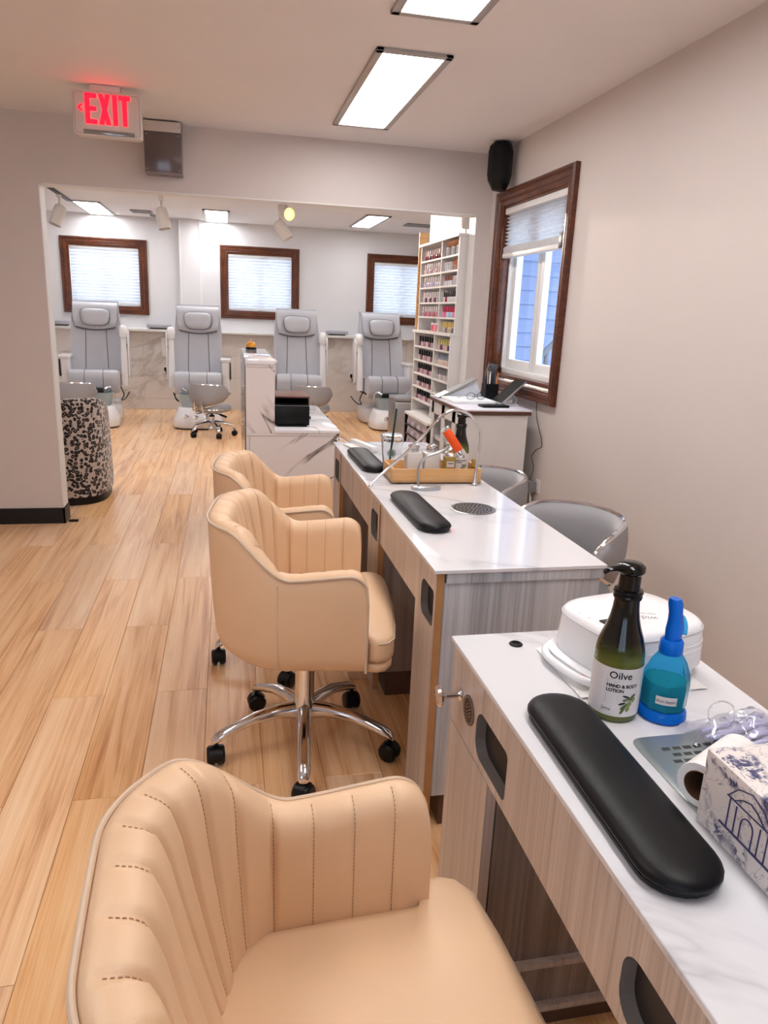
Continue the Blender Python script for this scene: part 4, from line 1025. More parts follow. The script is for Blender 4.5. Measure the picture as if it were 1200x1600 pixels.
# ================================================================== ON THE MIDDLE AND FAR TABLES
ZT = 0.7605
tr = thing('bamboo_tray', 'long bamboo tray of bottles across the middle table', 'tray', (0.765, 2.645, ZT), math.radians(-1))
b = MB(); b.box(-0.172, 0.172, -0.09, 0.09, 0.006, 0.012); b.build('tray_bottom', M_bamboo, tr, smooth=False)
for (a0, a1, c0, c1, nm) in ((-0.172, 0.172, -0.09, -0.081, 'side_board'), (-0.172, 0.172, 0.081, 0.09, 'side_board'), (-0.172, -0.163, -0.081, 0.081, 'end_board'), (0.163, 0.172, -0.081, 0.081, 'end_board')):
    b = MB(); b.box(a0, a1, c0, c1, 0.0061, 0.058); b.build(nm, M_bamboo, tr, bevel=0.0015)
for x in (-0.14, 0.14):
    for y in (-0.07, 0.07):
        b = MB(); b.cyl((x, y, 0), (x, y, 0.006), 0.007, n=10); b.build('foot', M_black, tr)
ZI = ZT+0.0125
M_frost = P('frosted white jar', (226, 224, 220), 0.35, vary=0.02, trans=0.2)
def jar(x, y, label):
    t = thing('pump_jar', label, 'jar', (x, y, ZI), 0, 'white pump jars in the bamboo tray')
    b = MB(); b.loft([[(px, py, z) for px, py in superell(a, a, 7, 32)] for a, z in ((0.029, 0), (0.032, 0.003), (0.032, 0.082), (0.030, 0.090), (0.020, 0.094))]); b.build('jar_body', M_frost, t, angle=35)
    b = MB(); b.lathe([(0.018, 0.0942), (0.021, 0.096), (0.021, 0.103), (0.017, 0.105), (0.017, 0.108), (0.0225, 0.110), (0.0225, 0.1165), (0.018, 0.120), (0.006, 0.118), (0.001, 0.117)], 24, cap1=False); b.build('pump_cap', M_chrome, t)
jar(0.694, 2.655, 'left white jar with a chrome push cap in the bamboo tray'); jar(0.764, 2.655, 'right white jar with a chrome push cap in the bamboo tray')
M_oil = P('yellow cuticle oil', (206, 178, 96), 0.1, trans=0.5, ior=1.4, vary=0.05); M_oild = P('dark oil', (122, 82, 24), 0.2)
t = thing('oil_bottle', 'clear square bottle of yellow oil between the jars and the lotion', 'bottle', (0.830, 2.632, ZI))
b = MB(); b.box(-0.021, 0.021, -0.021, 0.021, 0.0, 0.026); b.build('dark_oil', M_oild, t, bevel=0.003)
b = MB(); b.box(-0.021, 0.021, -0.021, 0.021, 0.0262, 0.080); ob = b.build('oil_body', M_oil, t, bevel=0.003)
b = MB(); b.box(-0.015, 0.015, -0.0222, -0.0214, 0.040, 0.062); b.build('paper_label', M_label, t, smooth=False)
b = MB(); b.box(-0.012, 0.012, -0.0226, -0.0223, 0.053, 0.056); b.build('fine_print', M_ink, t, smooth=False)
b = MB(); b.lathe([(0.019, 0.0803), (0.019, 0.090), (0.014, 0.098), (0.0125, 0.100), (0.0125, 0.128), (0.010, 0.130)], 20); b.build('clear_cap', M_glass, t)
lotion(0.884, 2.672, ZI, math.radians(-107), 'olive green lotion pump bottle standing in the bamboo tray', 0.93, pump=math.radians(-60))
t = thing('nail_oil_vial', 'tiny amber vial at the right end of the bamboo tray', 'vial', (0.915, 2.592, ZI))
b = MB(); b.lathe([(0.011, 0), (0.012, 0.002), (0.012, 0.035), (0.007, 0.042), (0.007, 0.046)], 16); b.build('vial', M_oild, t)
b = MB(); b.lathe([(0.008, 0.0462), (0.007, 0.075), (0.005, 0.077)], 16); b.build('vial_cap', P('gold cap', (190, 160, 90), 0.3, 0.8), t)

# arched LED lamp
t = thing('arch_lamp', 'thin chrome arch lamp spanning the middle table in front of the tray', 'lamp', (0.70, 2.532, ZT))
AR = [(0.505, 0.004), (0.575, 0.073), (0.647, 0.137), (0.715, 0.212), (0.752, 0.252), (0.778, 0.272), (0.812, 0.282), (0.845, 0.276), (0.875, 0.258), (0.902, 0.225), (0.914, 0.185), (0.912, 0.14), (0.908, 0.09), (0.905, 0.03), (0.905, 0.008)]
b = MB(); b.tube(catmull([(x-0.70, 0, z) for x, z in AR], 5), 0.0052, 10); b.build('arch_tube', M_chrome, t)
b = MB(); b.lathe([(0.012, 0.0003), (0.0135, 0.002), (0.0125, 0.006), (0.008, 0.009), (0.007, 0.03)], 20, c=(0.205, 0, 0)); b.build('foot_socket', M_chrome, t)
b = MB(); b.lathe([(0.009, 0.0003), (0.009, 0.004), (0.006, 0.006)], 16, c=(-0.194, 0, 0)); b.build('end_socket', M_chrome, t)
b = MB(); b.tube([(x-0.70, 0.0, z-0.0062) for x, z in AR[1:4]], 0.0022, 6); b.build('light_strip', M_white, t)
# little orange lamp
t = thing('gooseneck_lamp', 'small gooseneck lamp with an orange tubular head on a silver base', 'lamp', (0.70, 2.475, ZT))
b = MB(); b.loft([[(x, y, z) for x, y in superell(0.056*f, 0.026*f, 2.6, 32)] for f, z in ((0.96, 0.0003), (1.0, 0.004), (0.97, 0.011), (0.8, 0.015), (0.4, 0.017))]); b.build('lamp_base', P('silver paint', (186, 186, 190), 0.3, 0.7), t)
b = MB(); b.tube(catmull([(-0.03, 0, 0.016), (-0.032, 0, 0.055), (-0.028, 0, 0.090), (-0.008, 0, 0.118), (0.028, 0, 0.131), (0.062, 0, 0.146), (0.078, 0, 0.16)], 6), 0.0052, 10); b.build('gooseneck', M_steel, t)
d = Vector((0.073, -0.02, -0.105)).normalized(); p0 = Vector((0.062, 0.018, 0.222))
Q = Vector((0, 0, 1)).rotation_difference(d).to_matrix().to_4x4(); Q.translation = p0
b = MB(); b.lathe([(0.0155, 0.010), (0.0165, 0.012), (0.0165, 0.095), (0.0155, 0.097)], 24, M=Q); b.build('lamp_head', M_orange, t)
b = MB(); b.lathe([(0.012, 0.0), (0.0158, 0.002), (0.0158, 0.0098)], 24, M=Q); b.build('head_end', M_chrome, t)
b = MB(); b.lathe([(0.0168, 0.0972), (0.0175, 0.10), (0.0175, 0.120), (0.0145, 0.1215), (0.001, 0.119)], 24, M=Q, cap1=False); b.build('lens_ring', M_chrome, t)
# clear cup
t = thing('plastic_cup', 'clear plastic tumbler with a green straw on the far table', 'cup', (0.640, 2.795, ZT))
b = MB(); b.lathe([(0.030, 0.0), (0.032, 0.002), (0.0335, 0.02), (0.0445, 0.125), (0.0455, 0.128), (0.0455, 0.138), (0.043, 0.141)], 36, cap1=False); b.build('tumbler', M_clearp, t)
b = MB(); b.lathe([(0.0285, 0.006), (0.0305, 0.02), (0.041, 0.120), (0.042, 0.122)], 36, cap1=False); b.build('inner_wall', M_clearp, t)
b = MB(); b.lathe([(0.0465, 0.1385), (0.0475, 0.141), (0.0475, 0.147), (0.043, 0.149), (0.001, 0.148)], 36, cap0=False, cap1=False); b.build('lid', M_clearp, t)
M_straw = P('dark green straw', (18, 62, 46), 0.4)
b = MB(); b.tube([(-0.010, 0, 0.012), (0.012, 0.0, 0.25)], 0.0042, 10); b.build('straw', M_straw, t)
fa = math.radians(-103); me = MB()
M_logo = P('grey green logo print', (96, 120, 112), 0.5)
for r0, r1 in ((0.0, 0.0125), (0.0145, 0.0175)):
    n = 28; o = me.ring([(r1*math.cos(2*PI*k/n), 0.078+r1*math.sin(2*PI*k/n), 0) for k in range(n)])
    if r0 > 0: i_ = me.ring([(r0*math.cos(2*PI*k/n), 0.078+r0*math.sin(2*PI*k/n), 0) for k in range(n)]); me.bridge(o, i_)
    else: me.face(o)
mm = me.mesh('round_emblem', M_logo, smooth=False)
for v in mm.vertices:
    R_ = 0.0405+(v.co.y-0.078)*0.105; a = fa+v.co.x/R_; v.co = Vector((R_*math.cos(a), R_*math.sin(a), v.co.y))
link('round_emblem', mm, t)
# folded white things at the end of the far table
t = tag(MB().box(-0.04, 0.04, -0.105, 0.105, 0.0, 0.008).build('notebook', M_paper, bevel=0.001), 'thin white notebook lying flat behind the far arm rest', 'notebook'); t.location = (0.596, 3.27, ZT); t.rotation_euler = (0, 0, math.radians(14))
t = thing('file_holder', 'long white file holder lying on the white notebook', 'file holder', (0.617, 3.285, ZT+0.0086), math.radians(16))
b = MB(); b.box(-0.018, 0.018, -0.12, 0.12, 0, 0.014); b.build('holder_body', M_white, t, bevel=0.003)
b = MB(); b.box(-0.0165, 0.0165, -0.118, 0.118, 0.0143, 0.017); b.build('lid', M_whitep, t, bevel=0.001)
t = tag(MB().tube(catmull([(0.0, 0.0, 0.003), (-0.03, 0.02, 0.003), (-0.05, 0.045, 0.018), (-0.035, 0.07, 0.022), (-0.01, 0.06, 0.01), (-0.005, 0.03, 0.003)], 6), 0.0022, 6).build('white_cable', M_white), 'loop of thin white cable at the far table end', 'cable'); t.location = (0.56, 3.36, ZT+0.0002)
t = tag(MB().tube([(0, 0, 0.003), (0.045, -0.10, 0.003)], 0.0025, 6).build('nail_file', M_black), 'thin dark stick beside the far arm rest', 'stick'); t.location = (0.555, 3.29, ZT)
t = thing('polish_tray', 'small pale printed packet on the far table behind the tray', 'packet', (0.70, 2.86, ZT))
b = MB(); b.box(-0.045, 0.045, -0.035, 0.035, 0, 0.012); b.build('packet', P('pale teal print', (196, 214, 212), 0.5, vary=0.3, scale=60), t, bevel=0.002)

# ================================================================== RECEPTION DESK
rd = thing('reception_desk', 'white marble reception desk with brown veins and a raised counter', 'desk', (0.356, 4.63, 0))
b = MB(); b.box(0.098, 0.62, 4.06, 5.15, 0.0, 0.700); lw = b.build('desk_body', M_desk, rd, smooth=False)
b = MB(); b.box(0.255, 0.62, 4.056, 5.155, 0.7005, 0.720); b.build('desk_top', M_desktop, rd, bevel=0.0015)
b = MB(); b.box(0.098, 0.2545, 4.06, 5.2, 0.7005, 1.075); b.build('counter_riser', M_desk2, rd, smooth=False)
b = MB(); b.box(0.096, 0.258, 4.056, 5.21, 1.0755, 1.10); b.build('counter_top', M_desktop, rd, bevel=0.0015)
b = MB(); b.box(0.0915, 0.0975, 4.07, 5.15, 0.0, 1.07); b.build('side_panel', P('grey mirror panel', (150, 150, 154), 0.12, 0.75, vary=0.05), rd, smooth=False)
M_line = P('desk joint line', (150, 138, 132), 0.6)
b = MB(); b.box(0.115, 0.117, 4.0585, 4.0598, 0.02, 0.685); b.box(0.098, 0.62, 4.0585, 4.0598, 0.684, 0.686); b.box(0.105, 0.25, 4.0585, 4.0598, 1.06, 1.062); b.build('joint_line', M_line, rd, smooth=False)
reparent(rd)
t = thing('call_bell', 'small orange call bell on the reception counter', 'bell', (0.160, 5.08, 1.1005))
b = MB(); b.lathe([(0.036, 0), (0.037, 0.003), (0.034, 0.013), (0.028, 0.016)], 28); b.build('bell_base', M_black, t)
b = MB(); b.lathe([(0.033, 0.0165), (0.034, 0.02), (0.031, 0.034), (0.022, 0.047), (0.008, 0.053), (0.002, 0.0535)], 28); b.build('bell_dome', P('orange bell enamel', (240, 160, 30), 0.2, vary=0.03, coat=0.4), t)
b = MB(); b.lathe([(0.004, 0.0537), (0.004, 0.060), (0.006, 0.062), (0.005, 0.066), (0.001, 0.067)], 14, cap1=False); b.build('button', P('orange bell enamel', (240, 160, 30), 0.2), t)
t = thing('desk_screen', 'black flat box standing on the low desk top', 'screen', (0.362, 4.20, 0.7205))
b = MB(); b.box(-0.100, 0.100, -0.012, 0.012, 0.006, 0.118); b.build('screen_body', M_black, t, bevel=0.003)
b = MB(); b.box(-0.085, 0.085, -0.03, 0.03, 0.0, 0.006); b.build('foot', M_black, t, bevel=0.001)
b = MB(); b.cyl((0.1005, 0, 0.05), (0.108, 0, 0.05), 0.009, n=12); b.build('dial', M_black, t)
t = thing('desk_organizer', 'dark brown topped black organizer behind the black screen on the desk', 'organizer', (0.372, 4.55, 0.7205))
b = MB(); b.box(-0.112, 0.112, -0.16, 0.16, 0.14, 0.15); b.build('organizer_top', P('brown leatherette', (112, 70, 58), 0.5), t, bevel=0.002)
for z in (0.0, 0.046, 0.092):
    b = MB(); b.box(-0.108, 0.108, -0.155, 0.155, z, z+0.012); b.build('tier', M_black, t, smooth=False)
for x in (-0.108, 0.100):
    b = MB(); b.box(x, x+0.008, -0.155, 0.155, 0.0125, 0.1395); b.build('side_panel', M_black, t, smooth=False)
b = MB(); b.box(-0.0995, 0.0995, 0.12, 0.13, 0.0125, 0.1395); b.build('back_panel', M_black, t, smooth=False)

# ================================================================== WHITE CABINET BY THE WALL
cz = thing('white_cabinet', 'white side cabinet with a brown edged top under the right window', 'cabinet', (1.41, 4.0, 0))
b = MB()
for q in ((1.235, 1.59, 3.68, 3.70), (1.235, 1.59, 4.31, 4.33)): b.box(q[0], q[1], q[2], q[3], 0.0, 0.868)
b.box(1.57, 1.59, 3.70, 4.31, 0.0, 0.868); b.build('carcass', M_whitep, cz, smooth=False)
b = MB(); b.box(1.222, 1.603, 3.665, 4.345, 0.872, 0.890); b.build('brown_edge', P('brown top edge', (96, 62, 46), 0.45), cz, smooth=False)
b = MB(); b.box(1.220, 1.605, 3.663, 4.347, 0.8903, 0.899); b.build('cabinet_top', P('cool white top', (234, 232, 240), 0.25, vary=0.01), cz, bevel=0.001)
for z in (0.02, 0.22, 0.43, 0.64, 0.848):
    b = MB(); b.box(1.245, 1.569, 3.7005, 4.3095, z, z+0.018); b.build('shelf', M_whitep, cz, smooth=False)
for y in (3.86, 4.07):
    b = MB(); b.box(1.236, 1.569, y-0.008, y+0.008, 0.0, 0.868); b.build('divider', M_whitep, cz, smooth=False)
for y0_, y1_ in ((3.70, 3.74), (3.83, 3.89), (4.04, 4.10), (4.27, 4.31)):
    b = MB(); b.box(1.228, 1.2355, y0_, y1_, 0, 0.868); b.build('face_stile', M_whitep, cz, smooth=False)
b = MB(); b.box(1.228, 1.2355, 3.70, 4.31, 0.80, 0.868); b.build('face_rail', M_whitep, cz, smooth=False)
reparent(cz)
ZC = 0.8995
t = thing('appointment_book', 'open white appointment book on the white cabinet', 'book', (1.335, 4.03, ZC), math.radians(0))
b = MB(); b.box(-0.10, 0.155, -0.12, 0.12, 0, 0.016); b.build('pages', M_paper, t, bevel=0.002)
t2 = thing('tilted_clipboard', 'grey topped clipboard with a paper leaning over the appointment book', 'clipboard', (1.365, 4.155, ZC), 0)
Q = Matrix.Translation((0.0, 0.012, 0.006)) @ Matrix.Rotation(math.radians(-26), 4, 'Y')
b = MB(); b.box(-0.13, 0.13, 0.0, 0.10, 0.056, 0.060, Q); cbp = b.build('board', P('dark grey board', (92, 90, 92), 0.4), t2, smooth=False)
b = MB(); b.box(-0.13, -0.055, 0.002, 0.10, 0.0603, 0.0625, Q); b.build('paper_sheet', M_paper, t2, smooth=False)
b = MB(); b.loft([[(-0.10, 0.035, 0.0), (0.14, 0.035, 0.0), (0.10, 0.035, 0.093), (-0.085, 0.035, 0.012)], [(-0.10, 0.085, 0.0), (0.14, 0.085, 0.0), (0.10, 0.085, 0.093), (-0.085, 0.085, 0.012)]]); b.build('support', P('glossy sleeve', (222, 222, 228), 0.12), t2, smooth=False)
M_wire = P('black wire', (18, 18, 20), 0.35)
t = thing('eyeglasses', 'black framed eyeglasses lying on the appointment book', 'eyeglasses', (1.385, 3.965, ZC+0.0165), math.radians(12))
b = MB()
for sg in (-1, 1): b.tube([(sg*0.034+0.027*math.cos(a), 0.0, 0.022+0.019*math.sin(a)) for a in [2*PI*k/20 for k in range(20)]], 0.0016, 6, closed=True)
b.tube([(-0.008, 0, 0.027), (0, 0, 0.031), (0.008, 0, 0.027)], 0.0015, 6); b.build('lens_frame', M_wire, t)
for sg in (-1, 1):
    b = MB(); b.tube(catmull([(sg*0.061, 0, 0.026), (sg*0.066, 0.02, 0.024), (sg*0.055, 0.10, 0.006), (sg*0.05, 0.125, 0.003)], 5), 0.0015, 6); b.build('temple', M_wire, t)
t = thing('pen_holder', 'black mesh pen cup full of pens in the window corner', 'pen cup', (1.545, 4.18, ZC))
b = MB(); b.box(-0.04, 0.04, -0.04, 0.04, 0, 0.003)
for q in ((-0.04, -0.037, -0.04, 0.04), (0.037, 0.04, -0.04, 0.04), (-0.037, 0.037, -0.04, -0.037), (-0.037, 0.037, 0.037, 0.04)): b.box(q[0], q[1], q[2], q[3], 0.003, 0.092)
b.build('cup', M_black, t, smooth=False)
PC = [(24, 24, 26), (240, 240, 240), (40, 40, 46), (226, 130, 60), (60, 62, 90), (196, 160, 120), (20, 20, 22), (70, 72, 80)]
pens = random.Random(11)
for k, c in enumerate(PC):
    x, y = -0.024+0.016*(k % 4), -0.014+0.03*(k // 4); L = pens.uniform(0.13, 0.19)
    dx, dy = (x*0.5, y*0.4)
    p = tag(MB().tube([(x, y, 0.004), (x+dx, y+dy, L-0.02), (x+dx*1.08, y+dy*1.08, L)], [0.0045, 0.0045, 0.002], 8).build('pen', P('pen %d' % k, c, 0.4)), 'pen', 'pen', 'pens in the black pen cup')
    p.location = (1.545, 4.18, ZC); p['label'] = ['short black pen standing in the pen cup', 'white pen standing in the pen cup', 'charcoal pen standing in the pen cup', 'orange pen standing in the pen cup', 'navy pen standing in the pen cup', 'tan pencil standing in the pen cup', 'glossy black pen at the back of the pen cup', 'slate grey pen standing in the pen cup'][k]
t = tag(MB().box(-0.03, 0.03, -0.006, 0.006, 0.0, 0.20).build('notepad', P('patterned notepad', (70, 66, 62), 0.5, vary=0.8, scale=80), bevel=0.001), 'tall dark patterned pad leaning behind the pen cup', 'notepad'); t.location = (1.545, 4.265, ZC+0.008); t.rotation_euler = (math.radians(-5), math.radians(14), 0)
t = thing('tablet_stand', 'black tablet propped on a silver stand by the window', 'tablet', (1.555, 3.90, ZC+0.0005), math.radians(0))
Q = Matrix.Translation((-0.018, 0, 0.048)) @ Matrix.Rotation(math.radians(-42), 4, 'Y')
b = MB(); b.box(-0.06, 0.125, -0.075, 0.075, 0.0, 0.010, Q); tb = b.build('tablet_body', P('silver tablet', (190, 190, 196), 0.3, 0.5), t, bevel=0.002)
b = MB(); b.box(-0.058, 0.123, -0.073, 0.073, 0.0102, 0.0115, Q); b.build('screen', P('dark tablet screen', (6, 6, 8), 0.6, spec=0.05), t, smooth=False)
b = MB(); b.box(-0.03, 0.045, -0.05, 0.05, 0.0, 0.006); b.build('stand_foot', M_white, t, bevel=0.001)
for y in (-0.03, 0.03):
    b = MB(); b.tube([(0.032, y, 0.008), (0.040, y, 0.03), (0.015, y, 0.058)], 0.005, 8); b.build('stand_strut', M_steel, t)
t = thing('card_reader', 'flat black keypad lying in front of the tablet on the cabinet', 'keypad', (1.437, 3.79, ZC), math.radians(4))
b = MB(); b.box(-0.085, 0.07, -0.04, 0.04, 0, 0.012); b.build('keypad_body', M_black, t, bevel=0.003)
b = MB()
for r in range(3):
    for c in range(7): b.box(-0.075+c*0.02, -0.060+c*0.02, -0.03+r*0.02, -0.015+r*0.02, 0.0121, 0.014)
h = b.build('keys', P('dark keys', (48, 48, 52), 0.5), t, smooth=False); h['kind'] = 'stuff'
# charger and cords on the right wall
ad = thing('power_adapter', 'grey power adapter plugged into the right wall below the window', 'adapter', (1.648, 3.70, 0.475))
b = MB(); b.box(-0.022, 0.022, -0.042, 0.042, -0.03, 0.03); b.build('adapter_body', P('grey adapter plastic', (128, 126, 126), 0.45), ad, bevel=0.003)
b = MB(); b.box(0.0222, 0.0275, -0.075, -0.028, -0.03, 0.045); b.build('outlet_plate', M_trim, ad, smooth=False)
b = MB(); b.tube(catmull([(0.0, 0.0, -0.0302), (0.004, -0.004, -0.05), (0.008, -0.012, -0.10), (0.01, -0.02, -0.2), (0.012, -0.02, -0.3)], 5), 0.006, 8); b.build('plug_cable', M_trim, ad)
t = tag(MB().tube(catmull([(1.664, 3.60, 1.012), (1.655, 3.66, 1.00), (1.668, 3.755, 0.945), (1.668, 3.745, 0.86), (1.668, 3.70, 0.80), (1.668, 3.655, 0.75), (1.668, 3.64, 0.705), (1.668, 3.70, 0.68), (1.668, 3.755, 0.63), (1.668, 3.72, 0.57), (1.655, 3.725, 0.507)], 6), 0.0022, 6).build('adapter_cord', P('dark cord', (70, 64, 60), 0.5)), 'thin dark cord running down the right wall from the window', 'cord')

# ================================================================== POLISH SHELVES
sh = thing('polish_shelf', 'tall white double column shelf full of nail polish beside the opening', 'shelf', (1.56, 5.37, 0))
ya, yb, ym_ = 4.895, 5.90, 5.315; xu, xl, xbk = 1.520, 1.498, 1.66
def part(nm, x0, x1, y0, y1, z0, z1, mat=None):
    b = MB(); b.box(x0-1.56, x1-1.56, y0-5.37, y1-5.37, z0, z1); return b.build(nm, mat or M_whitep, sh, smooth=False)
part('back_panel', xbk, xbk+0.012, ya, yb, 0.0, 1.90)
part('side_panel', xu, xbk-0.001, ya, ya+0.018, 1.256, 1.886); part('side_panel', xu, xbk-0.001, yb-0.018, yb, 1.256, 1.886)
part('side_panel', xl, xbk-0.001, ya, ya+0.018, 0.0, 1.236); part('side_panel', xl, xbk-0.001, yb-0.018, yb, 0.0, 1.236)
part('divider', xu, xbk-0.001, ym_-0.008, ym_+0.008, 1.256, 1.886); part('divider', xl, xbk-0.001, ym_-0.008, ym_+0.008, 0.62, 1.236)
part('top_board', xu-0.012, xbk+0.01, ya-0.006, yb+0.03, 1.8865, 1.902)
part('ledge_board', xl-0.01, xbk-0.001, ya-0.004, yb+0.04, 1.2365, 1.2555)
UZ = [1.765, 1.665, 1.567, 1.455, 1.350]; LZ = [1.122, 1.016, 0.910, 0.806, 0.703, 0.60]
for z in UZ:
    part('shelf_board', xu, xbk-0.001, ya+0.0185, ym_-0.0085, z+0.012-0.012, z+0.012); part('shelf_board', xu, xbk-0.001, ym_+0.0085, yb-0.0185, z, z+0.012)
for z in LZ:
    part('shelf_board', xl, xbk-0.001, ya+0.0185, ym_-0.0085, z, z+0.012); part('shelf_board', xl, xbk-0.001, ym_+0.0085, yb-0.0185, z, z+0.012)
part('end_board', 1.512, 1.585, yb+0.045, yb+0.060, 1.10, 2.0, M_bamboo)
part('base_plinth', xl, xbk-0.001, ya+0.0185, yb-0.0185, 0.0, 0.08)
# bottles
BM = {}
def polish_mesh(body, cap, kind):
    key = (body, cap, kind)
    if key not in BM:
        b = MB(); b.mat(0)
        mb, mc = P('polish %d %d %d' % body, body, 0.2, vary=0.05, coat=0.4), P('cap %d %d %d' % cap, cap, 0.3, vary=0.03)
        if kind == 'gel': b.lathe([(0.0115, 0), (0.013, 0.002), (0.013, 0.030), (0.009, 0.036)], 10); b.mat(1).lathe([(0.0095, 0.0362), (0.0085, 0.074), (0.007, 0.076)], 10)
        elif kind == 'square': b.box(-0.012, 0.012, -0.012, 0.012, 0, 0.034); b.mat(1).lathe([(0.0085, 0.0342), (0.008, 0.070), (0.006, 0.072)], 10)
        else: b.lathe([(0.016, 0), (0.0175, 0.002), (0.0175, 0.045), (0.015, 0.047)], 12); b.mat(1).lathe([(0.0165, 0.0472), (0.0165, 0.060), (0.014, 0.062)], 12)
        BM[key] = b.mesh('polish_bottle', [mb, mc])
    return BM[key]
def row(x, y0, y1, z, n, cols, cap, kind, label, group, deep=0):
    for k in range(n):
        c = cols[k % len(cols)]
        o = link('polish_bottle', polish_mesh(c, cap, kind)); o.location = (x+deep*(k % 2), y0+(y1-y0)*(k+0.5)/n, z); tag(o, label, 'polish bottle', group)
PK = [(232, 200, 206), (240, 214, 216), (222, 178, 190), (244, 226, 226)]; RD = [(176, 60, 84), (150, 40, 60), (60, 36, 44)]; LV = [(206, 196, 226), (222, 206, 228), (232, 216, 226)]
DK = [(196, 150, 160), (220, 190, 196), (150, 90, 104), (232, 206, 206)]; WB = (238, 226, 226); BK = (18, 16, 18)
fx, nx = 1.548, 1.548
G = 'nail polish bottles on the white shelf'
f0, f1, n0, n1 = 5.35, 5.86, 4.94, 5.29
row(fx, f0, f1, 1.7775, 8, RD, (226, 190, 196), 'gel', 'pink capped red and dark polish in the top left shelf compartment', G)
row(fx, f0, f1, 1.6775, 8, PK, WB, 'gel', 'pale pink polish with a white cap in the second left compartment from the top', G)
row(fx, f0, f1, 1.5795, 8, LV, WB, 'gel', 'lilac polish with a white cap in the third left compartment from the top', G)
row(fx, f0, f1, 1.4675, 8, [(90, 50, 60), (230, 206, 212)], WB, 'gel', 'dark and pale polish with a white cap in the fourth left compartment from the top', G)
row(fx, f0, f1, 1.3625, 8, [(190, 110, 124), (214, 150, 160)], WB, 'gel', 'rosy polish with a white cap in the fifth left compartment from the top', G)
row(fx, f0, f0+0.22, 1.2565, 3, [(236, 110, 130), (240, 160, 176)], (240, 230, 230), 'jar', 'pink jar in the lowest left compartment above the ledge', G)
row(fx, n0, n1, 1.7775, 3, [(226, 224, 230)], (240, 238, 238), 'jar', 'white jar in the top right shelf compartment', G)
row(fx, n0, n0+0.15, 1.6775, 4, [(206, 130, 84), (150, 86, 60)], (196, 120, 80), 'square', 'copper bottle in the second right compartment from the top', G); row(fx, n0+0.17, n1, 1.6775, 3, [(230, 230, 236)], WB, 'jar', 'white jar in the second right compartment from the top', G)
row(fx, n0, n0+0.12, 1.5795, 3, [(214, 206, 208)], (226, 224, 226), 'jar', 'pale jar at the right of the third right compartment from the top', G); row(fx, n0+0.14, n1, 1.5795, 4, [(236, 232, 238)], (168, 112, 92), 'square', 'white bottle with a brown cap in the third right compartment', G)
row(fx, n0, n1, 1.4675, 7, [(176, 34, 60), (226, 220, 224), (234, 226, 230), (230, 222, 226), (226, 220, 224)], BK, 'gel', 'black capped polish in the fourth right compartment from the top', G)
row(fx, n0, n1, 1.3625, 7, [(236, 110, 176), (240, 150, 196), (180, 214, 234), (170, 206, 230), (222, 226, 234)], (200, 40, 84), 'gel', 'red capped bright polish in the fifth right compartment from the top', G)
row(fx, n0, n1, 1.2565, 7, [(206, 190, 130), (130, 110, 116), (196, 180, 190)], (220, 190, 120), 'gel', 'gold capped polish standing on the ledge in the right column', G)
for i, z in enumerate(LZ[:5]):
    row(1.53, f0, f1, z+0.0125, 7, DK[i % 2:]+DK[:i % 2], BK, 'gel', 'black capped polish in the lower left column, compartment %s below the ledge' % ('one', 'two', 'three', 'four', 'five')[i], G)
row(1.53, n0, n1, 1.1345, 6, [(220, 180, 176), (90, 60, 110), (222, 190, 170)], (226, 214, 130), 'gel', 'yellow capped polish in the first right compartment below the ledge', G)
row(1.53, n0, n1, 1.0285, 7, [(226, 206, 178), (222, 190, 186)], (160, 170, 190), 'gel', 'silver capped polish in the second right compartment below the ledge', G)
row(1.53, n0, n1, 0.9225, 6, [(216, 204, 204), (190, 176, 176)], (150, 152, 156), 'gel', 'grey capped polish in the third right compartment below the ledge', G)
# copper display strip under the top board, clip lamp, paper
t = tag(MB().box(-0.03, 0.02, -0.15, 0.15, 0.0, 0.004).build('swatch_strip', P('copper swatch strip', (206, 132, 84), 0.35, vary=0.25, scale=60), smooth=False), 'copper coloured swatch strip tilted in the top right compartment', 'swatch'); t.location = (1.545, 5.10, 1.852); t.rotation_euler = (0, math.radians(30), 0)
t = thing('clip_lamp', 'small cream lamp clipped on top of the polish shelf', 'lamp', (1.60, 5.03, 1.9025))
b = MB(); b.box(-0.03, 0.03, -0.03, 0.03, 0, 0.006); b.tube([(0, 0, 0.006), (0, 0.01, 0.05)], 0.005, 8); b.build('clip', M_spot, t)
Q = Matrix.Translation((0, 0.01, 0.045)) @ Matrix.Rotation(math.radians(10), 4, 'X')
b = MB(); b.lathe([(0.018, 0), (0.03, 0.008), (0.038, 0.05), (0.040, 0.10), (0.036, 0.10), (0.033, 0.05), (0.001, 0.02)], 24, M=Q, cap1=False); b.build('shade', M_spot, t)
# low rack of sample bottles in front of the shelf foot
rk = thing('sample_rack', 'low black rack of sample polishes at the foot of the white shelf', 'rack', (1.46, 5.43, 0))
b = MB(); b.box(-0.065, 0.034, -0.42, 0.27, 0.605, 0.622); b.build('rack_top', M_whitep, rk, smooth=False)
b = MB(); b.box(0.02, 0.034, -0.42, 0.27, 0.0, 0.604); b.build('rack_back', M_black, rk, smooth=False)
for y in (-0.42, 0.256):
    b = MB(); b.box(-0.06, 0.0195, y, y+0.014, 0.0, 0.604); b.build('rack_side', M_black, rk, smooth=False)
for z in (0.30, 0.37, 0.445, 0.52):
    b = MB(); b.box(-0.06, 0.0195, -0.405, 0.255, z, z+0.008); b.build('rack_shelf', M_black, rk, smooth=False)
b = MB(); b.box(-0.055, 0.0195, -0.405, 0.255, 0.0, 0.10); b.build('rack_foot', M_black, rk, smooth=False)
